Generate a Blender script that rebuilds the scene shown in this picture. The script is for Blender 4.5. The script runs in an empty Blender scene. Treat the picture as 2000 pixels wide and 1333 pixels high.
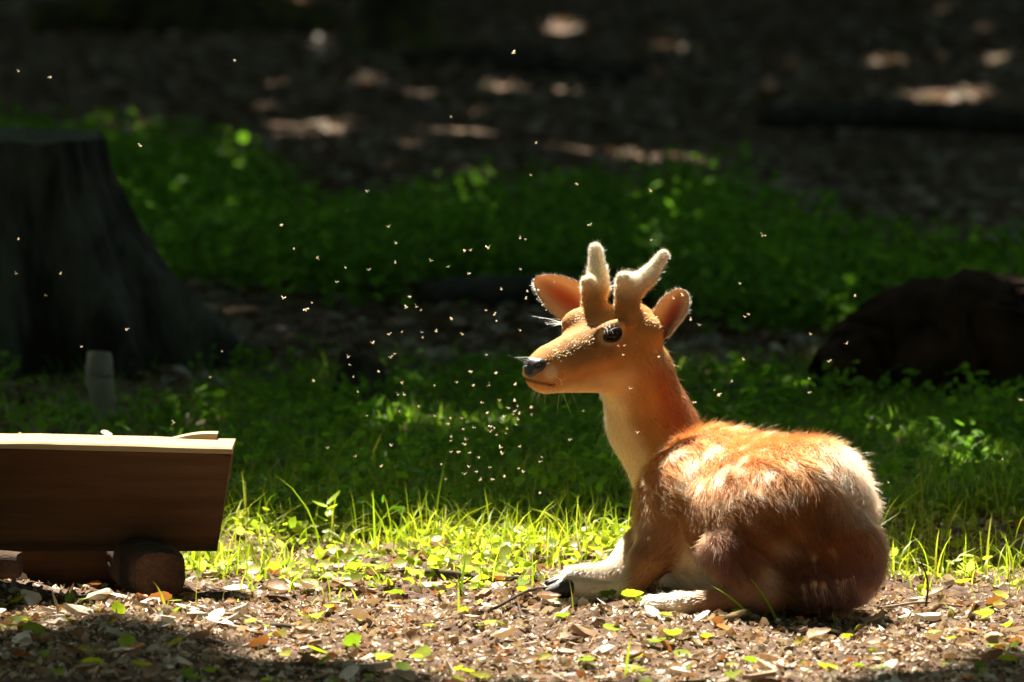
import bpy, math, random
import numpy as np
from mathutils import Vector, Matrix
from mathutils.bvhtree import BVHTree

random.seed(7)
rng = np.random.default_rng(7)
sc = bpy.context.scene
col = sc.collection

# ------------------------------------------------------------------ camera
CAM = np.array([0.0, -12.0, 1.6])
PITCH = 0.0897
FPX = 12000.0
cd = bpy.data.cameras.new('camera')
cd.sensor_width = 36.0
cd.lens = 216.0
cd.clip_start = 0.1
cd.clip_end = 2000.0
cd.dof.use_dof = True
cd.dof.focus_distance = 12.22
cd.dof.aperture_fstop = 4.8
cam = bpy.data.objects.new('camera', cd)
col.objects.link(cam)
cam.location = CAM
cam.rotation_euler = (math.pi / 2 - PITCH, 0, 0)
sc.camera = cam

# ------------------------------------------------------------------ sky, sun, exposure
SUN = np.array([-0.13, 0.50, 0.88]); SUN /= np.linalg.norm(SUN)
w = bpy.data.worlds.new('World'); sc.world = w; w.use_nodes = True
nt = w.node_tree
sky = nt.nodes.new('ShaderNodeTexSky'); sky.sky_type = 'NISHITA'; sky.sun_disc = False; sky.dust_density = 3.0; sky.ozone_density = 0.4
sky.sun_elevation = math.asin(SUN[2]); sky.sun_rotation = math.atan2(SUN[0], SUN[1])
bgn = nt.nodes['Background']; bgn.inputs['Strength'].default_value = 0.15
nt.links.new(sky.outputs[0], bgn.inputs[0])
sd = bpy.data.lights.new('sun', 'SUN'); sd.energy = 5.0; sd.angle = math.radians(0.53)
sd.color = (1.0, 0.93, 0.80)
so = bpy.data.objects.new('sun', sd); col.objects.link(so)
so.rotation_euler = Vector(SUN).to_track_quat('Z', 'Y').to_euler()
so.location = (0, 8, 18)
sc.view_settings.view_transform = 'Standard'
sc.view_settings.look = 'None'
sc.view_settings.gamma = 1.0
sc.view_settings.exposure = 2.0
sc.view_settings.use_curve_mapping = False
cy = sc.cycles
cy.use_denoising = True
cy.max_bounces = 6; cy.diffuse_bounces = 4; cy.glossy_bounces = 2
cy.transmission_bounces = 5; cy.transparent_max_bounces = 6
cy.sample_clamp_indirect = 6.0

# ------------------------------------------------------------------ helpers
def P(px, py, y):
    """photo pixel at world depth y -> world point"""
    cx = (px - 1000.0) / FPX; cz = (666.5 - py) / FPX
    sp, cp = math.sin(PITCH), math.cos(PITCH)
    d = np.array([cx, cp + cz * sp, -sp + cz * cp])
    return CAM + d * ((y + 12.0) / d[1])

def G(px, py, z=0.0):
    """photo pixel on the ground"""
    cx = (px - 1000.0) / FPX; cz = (666.5 - py) / FPX
    sp, cp = math.sin(PITCH), math.cos(PITCH)
    d = np.array([cx, cp + cz * sp, -sp + cz * cp])
    return CAM + d * ((z - CAM[2]) / d[2])

def nrm(v):
    v = np.asarray(v, float)
    return v / (np.linalg.norm(v, axis=-1, keepdims=True) + 1e-12)

_lat = rng.random((256, 256))
def vnoise(x, y, s, o=0):
    """smooth 2-d value noise, 0..1"""
    x = np.asarray(x, float) * s + 17.3 * o + 1000; y = np.asarray(y, float) * s + 9.7 * o + 1000
    xi = np.floor(x).astype(int); yi = np.floor(y).astype(int)
    fx = x - xi; fy = y - yi
    fx = fx * fx * (3 - 2 * fx); fy = fy * fy * (3 - 2 * fy)
    a = _lat[xi % 256, yi % 256]; b = _lat[(xi + 1) % 256, yi % 256]
    c = _lat[xi % 256, (yi + 1) % 256]; d = _lat[(xi + 1) % 256, (yi + 1) % 256]
    return (a * (1 - fx) + b * fx) * (1 - fy) + (c * (1 - fx) + d * fx) * fy

def gz(x, y):
    """height of the ground"""
    x = np.asarray(x, float); y = np.asarray(y, float)
    near = np.clip(1 - np.abs(y - 0.2) / 3.5, 0, 1)
    big = (vnoise(x, y, 0.35, 1) - 0.5) * 0.22 * np.clip((y - 2.5) / 6, 0, 1)
    mid = (vnoise(x, y, 2.2, 2) - 0.5) * 0.05
    fine = (vnoise(x, y, 9, 3) - 0.5) * 0.020 + (vnoise(x, y, 26, 4) - 0.5) * 0.014 * near + (vnoise(x, y, 55, 5) - 0.5) * 0.008 * near
    return big + mid + fine - 0.004

def mesh_from(name, V, F, smooth=True):
    """V (n,3), F (m,k) array of equal-size faces"""
    V = np.asarray(V, np.float32); F = np.asarray(F, np.int32)
    me = bpy.data.meshes.new(name)
    me.vertices.add(len(V)); me.vertices.foreach_set('co', V.ravel())
    m, k = F.shape
    me.loops.add(m * k); me.loops.foreach_set('vertex_index', F.ravel())
    me.polygons.add(m)
    me.polygons.foreach_set('loop_start', np.arange(0, m * k, k, dtype=np.int32))
    me.polygons.foreach_set('use_smooth', np.full(m, smooth))
    me.update(calc_edges=True); me.validate()
    return me

def put(name, me, mat=None, parent=None, loc=None):
    o = bpy.data.objects.new(name, me); col.objects.link(o)
    if mat is not None and me is not None and len(me.materials) == 0: me.materials.append(mat)
    if parent is not None: o.parent = parent
    if loc is not None: o.location = loc
    return o

def tag(o, label=None, cat=None, group=None, kind=None):
    if label: o['label'] = label
    if cat: o['category'] = cat
    if group: o['group'] = group
    if kind: o['kind'] = kind
    return o

def empty(name, loc):
    o = bpy.data.objects.new(name, None); col.objects.link(o); o.location = loc
    o.empty_display_size = 0.1
    return o

def setcol(me, C, name='Col'):
    a = me.color_attributes.new(name, 'FLOAT_COLOR', 'POINT')
    C = np.asarray(C, np.float32)
    if C.shape[1] == 3: C = np.hstack([C, np.ones((len(C), 1), np.float32)])
    a.data.foreach_set('color', C.ravel())

# ------------------------------------------------------------------ materials
def newmat(name):
    m = bpy.data.materials.new(name); m.use_nodes = True
    n = m.node_tree.nodes; n.clear()
    out = n.new('ShaderNodeOutputMaterial')
    return m, n, m.node_tree.links, out

def noise_node(n, l, scale, detail=6, rough=0.6, coord='Object', sx=(1, 1, 1)):
    tc = n.new('ShaderNodeTexCoord'); mp = n.new('ShaderNodeMapping'); mp.inputs['Scale'].default_value = sx
    l.new(tc.outputs[coord], mp.inputs[0])
    t = n.new('ShaderNodeTexNoise'); t.inputs['Scale'].default_value = scale
    t.inputs['Detail'].default_value = detail; t.inputs['Roughness'].default_value = rough
    l.new(mp.outputs[0], t.inputs['Vector'])
    return t

def ramp(n, l, src, stops):
    r = n.new('ShaderNodeValToRGB'); e = r.color_ramp.elements
    while len(e) > 1: e.remove(e[-1])
    e[0].position = stops[0][0]; e[0].color = (*stops[0][1], 1)
    for p, c in stops[1:]:
        x = e.new(p); x.color = (*c, 1)
    l.new(src, r.inputs[0])
    return r

def surf_mat(name, stops, scale, rough=0.85, bump=0.4, bscale=None, dist=0.01, sx=(1, 1, 1), spec=0.2, detail=8, coord='Object'):
    m, n, l, out = newmat(name)
    b = n.new('ShaderNodeBsdfPrincipled'); b.inputs['Roughness'].default_value = rough
    b.inputs['Specular IOR Level'].default_value = spec
    t = noise_node(n, l, scale, detail, 0.65, coord, sx)
    r = ramp(n, l, t.outputs[0], stops); l.new(r.outputs[0], b.inputs['Base Color'])
    t2 = noise_node(n, l, bscale or scale * 2, detail, 0.7, coord, sx)
    bp = n.new('ShaderNodeBump'); bp.inputs['Strength'].default_value = bump; bp.inputs['Distance'].default_value = dist
    l.new(t2.outputs[0], bp.inputs['Height']); l.new(bp.outputs[0], b.inputs['Normal'])
    l.new(b.outputs[0], out.inputs[0])
    return m

def leaf_mat(name, trans=0.5, gloss=0.06, attr='Col', const=None, tmul=(1.15, 1.25, 0.5), rough=0.4):
    """diffuse + translucent + a little gloss, colour from the pieces' own colour attribute"""
    m, n, l, out = newmat(name)
    if const is None:
        a = n.new('ShaderNodeAttribute'); a.attribute_name = attr; c = a.outputs['Color']
    else:
        t = noise_node(n, l, 3.0, 4); r = ramp(n, l, t.outputs[0], const); c = r.outputs[0]
    d = n.new('ShaderNodeBsdfDiffuse'); l.new(c, d.inputs[0])
    tr = n.new('ShaderNodeBsdfTranslucent')
    mu = n.new('ShaderNodeVectorMath'); mu.operation = 'MULTIPLY'; mu.inputs[1].default_value = tmul
    l.new(c, mu.inputs[0]); l.new(mu.outputs[0], tr.inputs[0])
    mx = n.new('ShaderNodeMixShader'); mx.inputs[0].default_value = trans
    l.new(d.outputs[0], mx.inputs[1]); l.new(tr.outputs[0], mx.inputs[2])
    g = n.new('ShaderNodeBsdfGlossy'); g.inputs['Roughness'].default_value = rough
    m2 = n.new('ShaderNodeMixShader'); m2.inputs[0].default_value = gloss
    l.new(mx.outputs[0], m2.inputs[1]); l.new(g.outputs[0], m2.inputs[2]); l.new(m2.outputs[0], out.inputs[0])
    return m

M = {}
M['soil'] = surf_mat('soil', [(0.25, (0.045, 0.026, 0.017)), (0.48, (0.14, 0.085, 0.056)), (0.6, (0.24, 0.16, 0.11)), (0.78, (0.40, 0.29, 0.21))], 28, 0.95, 0.9, 70, 0.02, coord='Object')
M['grass'] = leaf_mat('grass', 0.55, 0.03)
M['herb'] = leaf_mat('herb', 0.5, 0.012, rough=.6)
M['canopy'] = leaf_mat('canopy_leaf', 0.45, 0.02, const=[(0.3, (0.045, 0.11, 0.015)), (0.7, (0.07, 0.15, 0.02))])
M['litter'] = leaf_mat('litter', 0.18, 0.03, tmul=(1.1, 1.0, 0.7))
M['bark'] = surf_mat('bark', [(0.3, (0.022, 0.018, 0.015)), (0.55, (0.07, 0.06, 0.05)), (0.8, (0.16, 0.145, 0.12))], 9, 0.95, 1.0, 16, 0.05, sx=(1, 1, 0.18))
M['moss_bark'] = surf_mat('moss_bark', [(0.35, (0.03, 0.024, 0.018)), (0.5, (0.08, 0.07, 0.04)), (0.62, (0.12, 0.13, 0.02)), (0.8, (0.16, 0.17, 0.03))], 3.5, 0.95, 1.0, 14, 0.05)
M['stumpbark'] = surf_mat('stump_bark', [(0.3, (0.018, 0.015, 0.013)), (0.48, (0.06, 0.052, 0.045)), (0.6, (0.16, 0.15, 0.125)), (0.8, (0.27, 0.26, 0.21))], 5, 0.95, 1.0, 18, 0.06, sx=(1, 1, 0.3))
M['stumpcut'] = surf_mat('stump_cut', [(0.3, (0.06, 0.055, 0.045)), (0.7, (0.16, 0.15, 0.12))], 14, 0.95, 0.6, 30, 0.02)
M['redlog'] = surf_mat('rotten_wood', [(0.3, (0.025, 0.014, 0.008)), (0.55, (0.075, 0.035, 0.018)), (0.8, (0.15, 0.075, 0.04))], 6, 0.95, 1.0, 18, 0.05)
M['greylog'] = surf_mat('grey_wood', [(0.3, (0.05, 0.043, 0.036)), (0.6, (0.12, 0.105, 0.09)), (0.8, (0.2, 0.18, 0.15))], 6, 0.95, 0.8, 18, 0.04)
M['palestick'] = surf_mat('pale_wood', [(0.3, (0.22, 0.19, 0.15)), (0.7, (0.42, 0.38, 0.30))], 9, 0.9, 0.6, 20, 0.02, sx=(1, 1, 0.3))
M['timber'] = surf_mat('sawn_timber', [(0.3, (0.05, 0.022, 0.009)), (0.5, (0.09, 0.044, 0.018)), (0.72, (0.14, 0.075, 0.032))], 14, 0.85, 0.5, 60, 0.006, sx=(0.06, 1, 1))
M['sunlit_timber'] = surf_mat('sunlit_wood', [(0.3, (0.26, 0.17, 0.085)), (0.5, (0.40, 0.29, 0.16)), (0.72, (0.50, 0.38, 0.23))], 14, 0.85, 0.5, 60, 0.004, sx=(0.06, 1, 1))  # paler copy of the timber, sunlight put into its colour
M['logend'] = surf_mat('bearer_log', [(0.3, (0.05, 0.024, 0.014)), (0.6, (0.12, 0.07, 0.045)), (0.8, (0.22, 0.15, 0.10))], 16, 0.95, 1.0, 40, 0.02)
M['twig'] = surf_mat('twig_bark', [(0.3, (0.035, 0.024, 0.016)), (0.7, (0.11, 0.08, 0.055))], 40, 0.9, 0.5, 80, 0.004)
M['paletwig'] = surf_mat('pale_twig', [(0.3, (0.22, 0.16, 0.11)), (0.7, (0.42, 0.33, 0.24))], 40, 0.9, 0.5, 80, 0.004)

# ------------------------------------------------------------------ ground: one sheet
def axis(dense0, dense1, step, far0, far1):
    a = list(np.arange(dense0, dense1, step))
    x = dense1; s = step
    while x < far1: a.append(x); s *= 1.13; x += s
    a.append(far1)
    x = dense0; s = step; b = []
    while x > far0: s *= 1.13; x -= s; b.append(max(x, far0))
    return np.array(sorted(set(np.round(b + a, 5))))
gx = axis(-1.35, 1.35, 0.012, -300, 300); gy = axis(-1.25, 1.6, 0.012, -60, 500)
XX, YY = np.meshgrid(gx, gy, indexing='ij')
ZZ = gz(XX, YY)
nx, ny = XX.shape
idx = np.arange(nx * ny).reshape(nx, ny)
F = np.stack([idx[:-1, :-1], idx[1:, :-1], idx[1:, 1:], idx[:-1, 1:]], -1).reshape(-1, 4)
ground = put('ground', mesh_from('ground', np.stack([XX, YY, ZZ], -1).reshape(-1, 3), F), M['soil'])
tag(ground, 'brown forest floor of crumbly soil and leaf litter', 'ground', kind='structure')

# ------------------------------------------------------------------ lit patches of the forest floor
_LX = [-1.8, -1.3, -0.9, -0.5, 0.0, 0.5, 0.8, 1.2, 1.8]
def lit(x, y):
    n = (vnoise(x, y, 3.0, 11) - 0.5) * 0.35
    lo = np.interp(x, _LX, [-.1, -.16, -.32, -.7, -1.2, -1.4, -1.1, -.75, -.5]) + n
    hi = np.interp(x, [-1.6, -.4, .2, .7, 1.4], [1.25, 1.22, 1.12, .85, .75]) + n
    m = (np.abs(x) < 1.7) & (y > lo) & (y < hi)
    m |= (np.abs(x) < 1.7) & (y > -1.4) & (y < lo + .1) & (vnoise(x, y, 9, 13) > .60)
    return m
DAP = [(1860, 183, 110, 11), (1800, 224, 70, 8), (1915, 214, 50, 10), (1720, 118, 50, 7), (1950, 118, 50, 8), (1845, 112, 26, 10),
       (1920, 52, 26, 8), (1840, 8, 28, 8), (1735, 205, 40, 8), (895, 136, 60, 9), (1040, 137, 40, 9), (640, 272, 62, 11), (778, 287, 24, 10), (705, 97, 36, 8),
       (620, 78, 34, 9), (303, 58, 30, 9), (310, 24, 80, 6), (560, 8, 50, 12), (450, 42, 50, 8), (545, 196, 36, 13), (1500, 165, 30, 7),
       (1450, 226, 26, 9), (1400, 292, 36, 6), (1460, 290, 28, 5), (890, 290, 24, 8), (1080, 275, 24, 8), (860, 60, 14, 18), (965, 82, 22, 8), (1540, 135, 24, 8),
       (1130, 165, 30, 5), (730, 190, 50, 10), (520, 235, 40, 8), (1090, 40, 50, 8), (1320, 90, 60, 6), (150, 20, 60, 5), (985, 190, 60, 6), (1120, 190, 60, 6)]
DG = []
for (px, py, hx, hy) in DAP:
    c = G(px, py); e = G(px + hx, py); t0 = G(px, py - hy); t1 = G(px, py + hy)
    DG.append((c[0], (t0[1] + t1[1]) / 2, abs(e[0] - c[0]), abs(t0[1] - t1[1]) / 2))
def dappled(x, y):
    m = np.zeros(x.shape, bool)
    n = 0.6 + 0.8 * vnoise(x, y, 2.5, 21)
    for cx, cyy, ax, ay in DG:
        m |= ((x - cx) / ax) ** 2 + ((y - cyy) / ay) ** 2 < n
    m |= (y > 1.9) & (y < 19.5) & (vnoise(x, y, 3.2, 25) > np.where(y < 4.6, .77, np.where(y < 6.5, .84, .80)) + np.where((x > 1.0) & (y > 4.6), .2, 0))   # small gaps cut in the unseen crowns to brighten the shaded green
    return m

# ------------------------------------------------------------------ shapes
def tube(path, radii, seg=10, wob=0.0, cap=True, seed=0):
    """loft rings along a path -> V, F (quads)"""
    path = np.asarray(path, float); radii = np.asarray(radii, float)
    r0 = np.random.default_rng(seed)
    k = len(path); V = []
    T = nrm(np.gradient(path, axis=0))
    ref = np.array([0, 0, 1.0]) if abs(T[0][2]) < 0.9 else np.array([1.0, 0, 0])
    u = nrm(np.cross(T[0], ref))
    th = np.linspace(0, 2 * np.pi, seg, endpoint=False)
    for i in range(k):
        u = nrm(u - T[i] * np.dot(u, T[i])); v = np.cross(T[i], u)
        rr = radii[i] * (1 + 1.6 * wob * (vnoise(np.cos(th) * 1.2 + i * .31, np.sin(th) * 1.2 + seed * .77, 2.0, seed) - 0.5) + .5 * wob * (r0.random(seg) - .5))
        V.append(path[i] + (np.cos(th) * rr)[:, None] * u + (np.sin(th) * rr)[:, None] * v)
    V = np.concatenate(V)
    F = []
    for i in range(k - 1):
        for j in range(seg):
            a = i * seg + j; b = i * seg + (j + 1) % seg
            F.append((a, b, b + seg, a + seg))
    if cap:
        n0 = len(V); V = np.vstack([V, path[0], path[-1]])
        for j in range(0, seg, 2):
            F.append((n0, (j + 2) % seg, j + 1, j))
            e = (k - 1) * seg
            F.append((n0 + 1, e + j, e + j + 1, e + (j + 2) % seg))
    return V, np.array(F)

def joinVF(parts):
    Vs, Fs, o = [], [], 0
    for V, F in parts:
        Vs.append(V); Fs.append(np.asarray(F) + o); o += len(V)
    return np.concatenate(Vs), np.concatenate(Fs)

def curve_path(pts, n):
    """Catmull-Rom through points"""
    p = np.asarray(pts, float); p = np.vstack([2 * p[0] - p[1], p, 2 * p[-1] - p[-2]])
    out = []
    m = len(p) - 3
    for t in np.linspace(0, m - 1e-6, n):
        i = int(t); f = t - i; a, b, c, d = p[i:i + 4]
        out.append(0.5 * (2 * b + (c - a) * f + (2 * a - 5 * b + 4 * c - d) * f ** 2 + (3 * b - a - 3 * c + d) * f ** 3))
    return np.array(out)

# ------------------------------------------------------------------ trees round the glade (crowns make the shade)
def leaf_quads(C, size, tilt=0.6):
    n = len(C)
    N = np.stack([rng.normal(0, tilt, n), rng.normal(0, tilt, n), np.ones(n)], -1); N = nrm(N)
    a = rng.random(n) * 2 * np.pi
    u = nrm(np.cross(N, np.stack([np.cos(a), np.sin(a), np.zeros(n)], -1))); v = np.cross(N, u)
    s = (size * (0.7 + 0.6 * rng.random(n)))[:, None]
    # pointed leaf spray: six corners as two quads folded on the midrib
    V = np.stack([C - u * s * .5, C - u * s * .12 - v * s * .3 + N * s * .05, C + u * s * .5, C - u * s * .12 + v * s * .3 + N * s * .05], 1)
    F = np.arange(4 * n).reshape(n, 4)
    return V.reshape(-1, 3), F

def make_tree(x, y, h, cr, z0, nleaf, tr, lean=(0, 0), label=None, mat='bark', flare=1.6, size=0.34):
    root = empty('broadleaf_tree', (x, y, float(gz(x, y)) - 0.05))
    tag(root, label or ('added bushy tree with leaves down to the ground blocking low sky light' if z0 < 0 else 'tall broadleaf tree with a high crown shading the glade'), 'tree', 'added trees blocking low sky light' if z0 < 0 else 'trees shading the glade')
    tp = np.array([[0, 0, 0], [0, 0, .35], [lean[0] * .2, lean[1] * .2, 1.5], [lean[0] * .6, lean[1] * .6, h * .5], [lean[0], lean[1], h * .9]], float)
    path = curve_path(tp, 16)
    rad = tr * np.interp(path[:, 2], [0, .3, 1.0, h * .9], [flare, 1.2, 1.0, .18])
    parts = [tube(path, rad, 14, 0.12, True, int(abs(x * 10)))]
    for k in range(7):
        t = random.uniform(.38, .85); b = path[int(t * 15)]
        a = k * 2.4 + random.random(); L = cr * random.uniform(.5, .85)
        e = b + np.array([math.cos(a) * L, math.sin(a) * L, L * random.uniform(.25, .6)])
        parts.append(tube(curve_path([b, b * .55 + e * .45 + [0, 0, .3], e], 6), np.linspace(tr * .4, tr * .08, 6), 7, 0.1))
    V, F = joinVF(parts)
    put('trunk', mesh_from('trunk', V, F), M[mat], root)
    # leaf clumps through the crown's volume
    nc = 70
    u = nrm(rng.normal(0, 1, (nc, 3))) * (rng.random((nc, 1)) ** (1 / 2.2))
    cen = u * [cr, cr, (h - z0) / 2] + [lean[0] * .6, lean[1] * .6, (h + z0) / 2]
    C = cen[rng.integers(0, nc, nleaf)] + rng.normal(0, 1, (nleaf, 3)) * [.85, .85, .45]
    W = C + [x, y, 0]
    g = W[:, :2] - SUN[:2] / SUN[2] * W[:, 2:3]
    keep = ~(lit(g[:, 0], g[:, 1]) | dappled(g[:, 0], g[:, 1])) & (C[:, 2] > .15)  # crown opened wherever sun is wanted on the floor
    # keep the crown clear of the air between camera and glade
    keep &= ~((np.abs(W[:, 0]) < 9) & (W[:, 2] < 5.0) & (W[:, 1] > -28) & (W[:, 1] < 76))
    CROWNS.append([root, C[keep], size])
    return root
CROWNS = []
def close_canopy():
    """add unseen leaves that stop stray sun reaching the shade, then turn every crown into its leaf mesh"""
    n = 80000
    g = np.stack([rng.uniform(-6.5, 6.5, n), rng.uniform(-10, 52, n)], -1)
    g = g[(np.abs(g[:, 0]) < 1.6 + (g[:, 1] + 12) * .11)]
    g = np.vstack([g, g + rng.normal(0, .12, g.shape)])
    g = g[~(lit(g[:, 0], g[:, 1]) | dappled(g[:, 0], g[:, 1]))]
    z = rng.uniform(7.0, 12.0, len(g))
    W = np.hstack([g + SUN[:2] / SUN[2] * z[:, None], z[:, None]])
    roots = np.array([np.array(c[0].location)[:2] for c in CROWNS])
    own = np.argmin(((W[:, None, :2] - roots[None]) ** 2).sum(-1), 1)
    for i, (root, C, size) in enumerate(CROWNS):
        C2 = np.vstack([C, W[own == i] - [root.location[0], root.location[1], 0]])
        V, F = leaf_quads(C2, size)
        put('crown', mesh_from('crown', V, F, False), M['canopy'], root)

for j, yy in enumerate(np.arange(-24, 74, 7.0)):
    for s in (-1, 1):
        xx = s * (6.3 + 1.4 * random.random()); y2 = yy + random.uniform(-1.5, 1.5) + (2.5 if s > 0 else 0)
        make_tree(xx, y2, random.uniform(12, 15), 6.6, 5.2, 15000 if (yy < 4 or yy > 22) else 9500, random.uniform(.18, .3), (-s * 1.2, 0))
        make_tree(s * (17 + 2 * random.random()), yy + 3.5, random.uniform(12, 15), 6.5, -1.0, 9000 if (yy < 0 or yy > 26) else 5200, random.uniform(.2, .3), size=0.46)  # outer trees added out of view to block bright sky along the horizon
for xx in (-21, -14, -7, 0, 7, 14, 21):
    make_tree(xx, -36, 14, 6.5, -1.0, 9000, .26, size=0.46)
    make_tree(xx, 86, 14, 6.5, -1.0, 9000, .26, size=0.46)

# the mossy tree whose foot shows behind the glade
tp = G(770, 118)
make_tree(tp[0], tp[1], 15, 5.5, 6, 7000, .20, label='mossy tree trunk rising from the litter behind the shaded green patch', mat='moss_bark', flare=1.9)
close_canopy()

# ------------------------------------------------------------------ old stump on the shaded ground
def stump(name, base, R, H, roots, seed, label, bark, cut, tilt=0.0):
    r0 = np.random.default_rng(seed)
    root = empty(name, (base[0], base[1], float(gz(base[0], base[1])) - 0.04))
    tag(root, label, 'stump')
    nt_, nz_ = 160, 44
    th = np.linspace(0, 2 * np.pi, nt_, endpoint=False); zs = np.linspace(0, 1, nz_)
    V = []
    for t in zs:
        z = t * H
        r = R * (1 + 0.10 * (1 - t))
        rr = np.full(nt_, r)
        for (a, wd, ln) in roots:
            da = np.angle(np.exp(1j * (th - a)))
            rr += np.exp(-(da / (wd * (0.35 + .65 * t + .25))) ** 2) * ln * ((1 - t) ** 2.1 + 0.10 * (1 - t))
        rr *= 1 + 0.03 * np.sin(th * 23 + 4 * t) + 0.035 * np.sin(th * 11 + 1.3 + 2 * t) + 0.05 * (vnoise(th * 3, t * 3 * np.ones(nt_), 2.0, seed) - .5)
        top = 0.035 * H * (vnoise(np.cos(th), np.sin(th), 3, seed + 3) - .5) if t == 1 else 0
        V.append(np.stack([np.cos(th) * rr, np.sin(th) * rr, np.full(nt_, z) + top + tilt * np.cos(th) * rr * t], -1))
    ringtop = V[-1].copy()
    V = np.concatenate(V)
    F = [(i * nt_ + j, i * nt_ + (j + 1) % nt_, (i + 1) * nt_ + (j + 1) % nt_, (i + 1) * nt_ + j) for i in range(nz_ - 1) for j in range(nt_)]
    put('bark', mesh_from('bark', V, np.array(F)), bark, root)
    c = ringtop.mean(0)
    rings = [ringtop * (1 - f) + c * f + [0, 0, .012 * math.sin(f * 3)] for f in (0.0, .06, .3, .6, .97)]
    V2 = np.concatenate(rings); F2 = [(i * nt_ + j, i * nt_ + (j + 1) % nt_, (i + 1) * nt_ + (j + 1) % nt_, (i + 1) * nt_ + j) for i in range(4) for j in range(nt_)]
    put('cut_face', mesh_from('cut_face', V2, np.array(F2)), cut, root)
    return root
sb = G(-30, 735)
stump('tree_stump', (sb[0], sb[1] + .35), 0.30, 0.675, [(-0.15, .40, .50), (-0.75, .26, .30), (-1.5, .3, .22), (0.5, .3, .35), (3.0, .4, .35), (2.0, .35, .3), (-2.3, .3, .2)], 5,
      'large dark old tree stump with flaring roots and a level cut top', M['stumpbark'], M['stumpcut'])
sb = G(705, 806)
stump('tree_stump', (sb[0], sb[1] + .1), 0.055, 0.19, [(-.2, .4, .05), (3.4, .4, .06), (1.5, .4, .05)], 9,
      'small broken dark stump on the grey litter behind the leafy seedling', M['stumpbark'], M['moss_bark'], tilt=-.3)

# ------------------------------------------------------------------ logs, poles and sticks
def log(name, pts, radii, mat, label, cat, seed=1, seg=16, wob=.10, n=16, group=None):
    pts = np.asarray(pts, float)
    path = curve_path(pts, n); rad = np.interp(np.linspace(0, 1, n), np.linspace(0, 1, len(radii)), radii)
    r0 = np.random.default_rng(seed)
    path[1:-1] += r0.normal(0, 1, (n - 2, 3)) * rad[1:-1, None] * 0.06
    b = path[0].copy()
    V, F = tube(path - b, rad, seg, wob, True, seed)
    o = put(name, mesh_from(name, V, F), mat, None, b)
    tag(o, label, cat, group)
    return o

def gpt(px, py, r, back=0.0):
    g = G(px, py); return np.array([g[0], g[1] + back, float(gz(g[0], g[1] + back)) + r])

q = [gpt(1610, 800, .10), gpt(1760, 790, .16), gpt(1900, 795, .17), gpt(2080, 800, .16)]
log('fallen_log', q, [.06, .13, .17, .18, .17], M['redlog'], 'dark reddish rotten log lying on the shaded litter behind the deer', 'log', 3, 40, .12, 40)
log('fallen_log', [gpt(1335, 800, .03), gpt(1480, 792, .035), gpt(1640, 800, .03)], [.03, .04, .03], M['greylog'], 'thin grey log lying in the litter beside the rotten log', 'log', 4)
log('fallen_log', [gpt(820, 622, .045), gpt(960, 615, .05), gpt(1090, 612, .05), gpt(1420, 606, .05)], [.035, .05, .05, .04], M['greylog'], 'long dark branch lying along the edge of the grey litter behind the midges', 'log', 5)
log('fallen_log', [gpt(60, 72, .12), gpt(320, 66, .14), gpt(560, 48, .12), gpt(640, 40, .1)], [.10, .15, .13, .09], M['moss_bark'], 'mossy fallen log on the far litter left of the mossy trunk', 'log', 6)
log('fallen_log', [gpt(330, 60, .2), gpt(470, 40, .45), gpt(560, 30, .7)], [.10, .09, .06], M['moss_bark'], 'mossy limb propped on the far fallen log', 'log', 7)
log('fallen_log', [gpt(780, 160, .05), gpt(1000, 158, .06), gpt(1260, 172, .05)], [.05, .07, .05], M['bark'], 'dark fallen pole on the far dappled litter', 'log', 8)
log('fallen_log', [gpt(1480, 262, .1), gpt(1760, 255, .12), gpt(2060, 262, .1)], [.05, .07, .06], M['bark'], 'dark log lying beyond the green undergrowth beside the brightest sun flecks', 'log', 12)
b = gpt(205, 842, 0)
log('branch_stub', [b + [0.01, 0, -.03], b + [0, -.01, .07], b + [-.012, 0, .14], b + [-.014, .01, .205]], [.022, .028, .034, .036, .030], M['palestick'], 'pale weathered branch stub standing upright before the big stump', 'branch', 9, 18, .08)
b = gpt(1545, 600, 0)
log('branch_stub', [b, b + [.03, .02, .05], b + [.055, .04, .13]], [.02, .018, .012], M['greylog'], 'short grey stick leaning in the green undergrowth', 'branch', 10)

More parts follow.
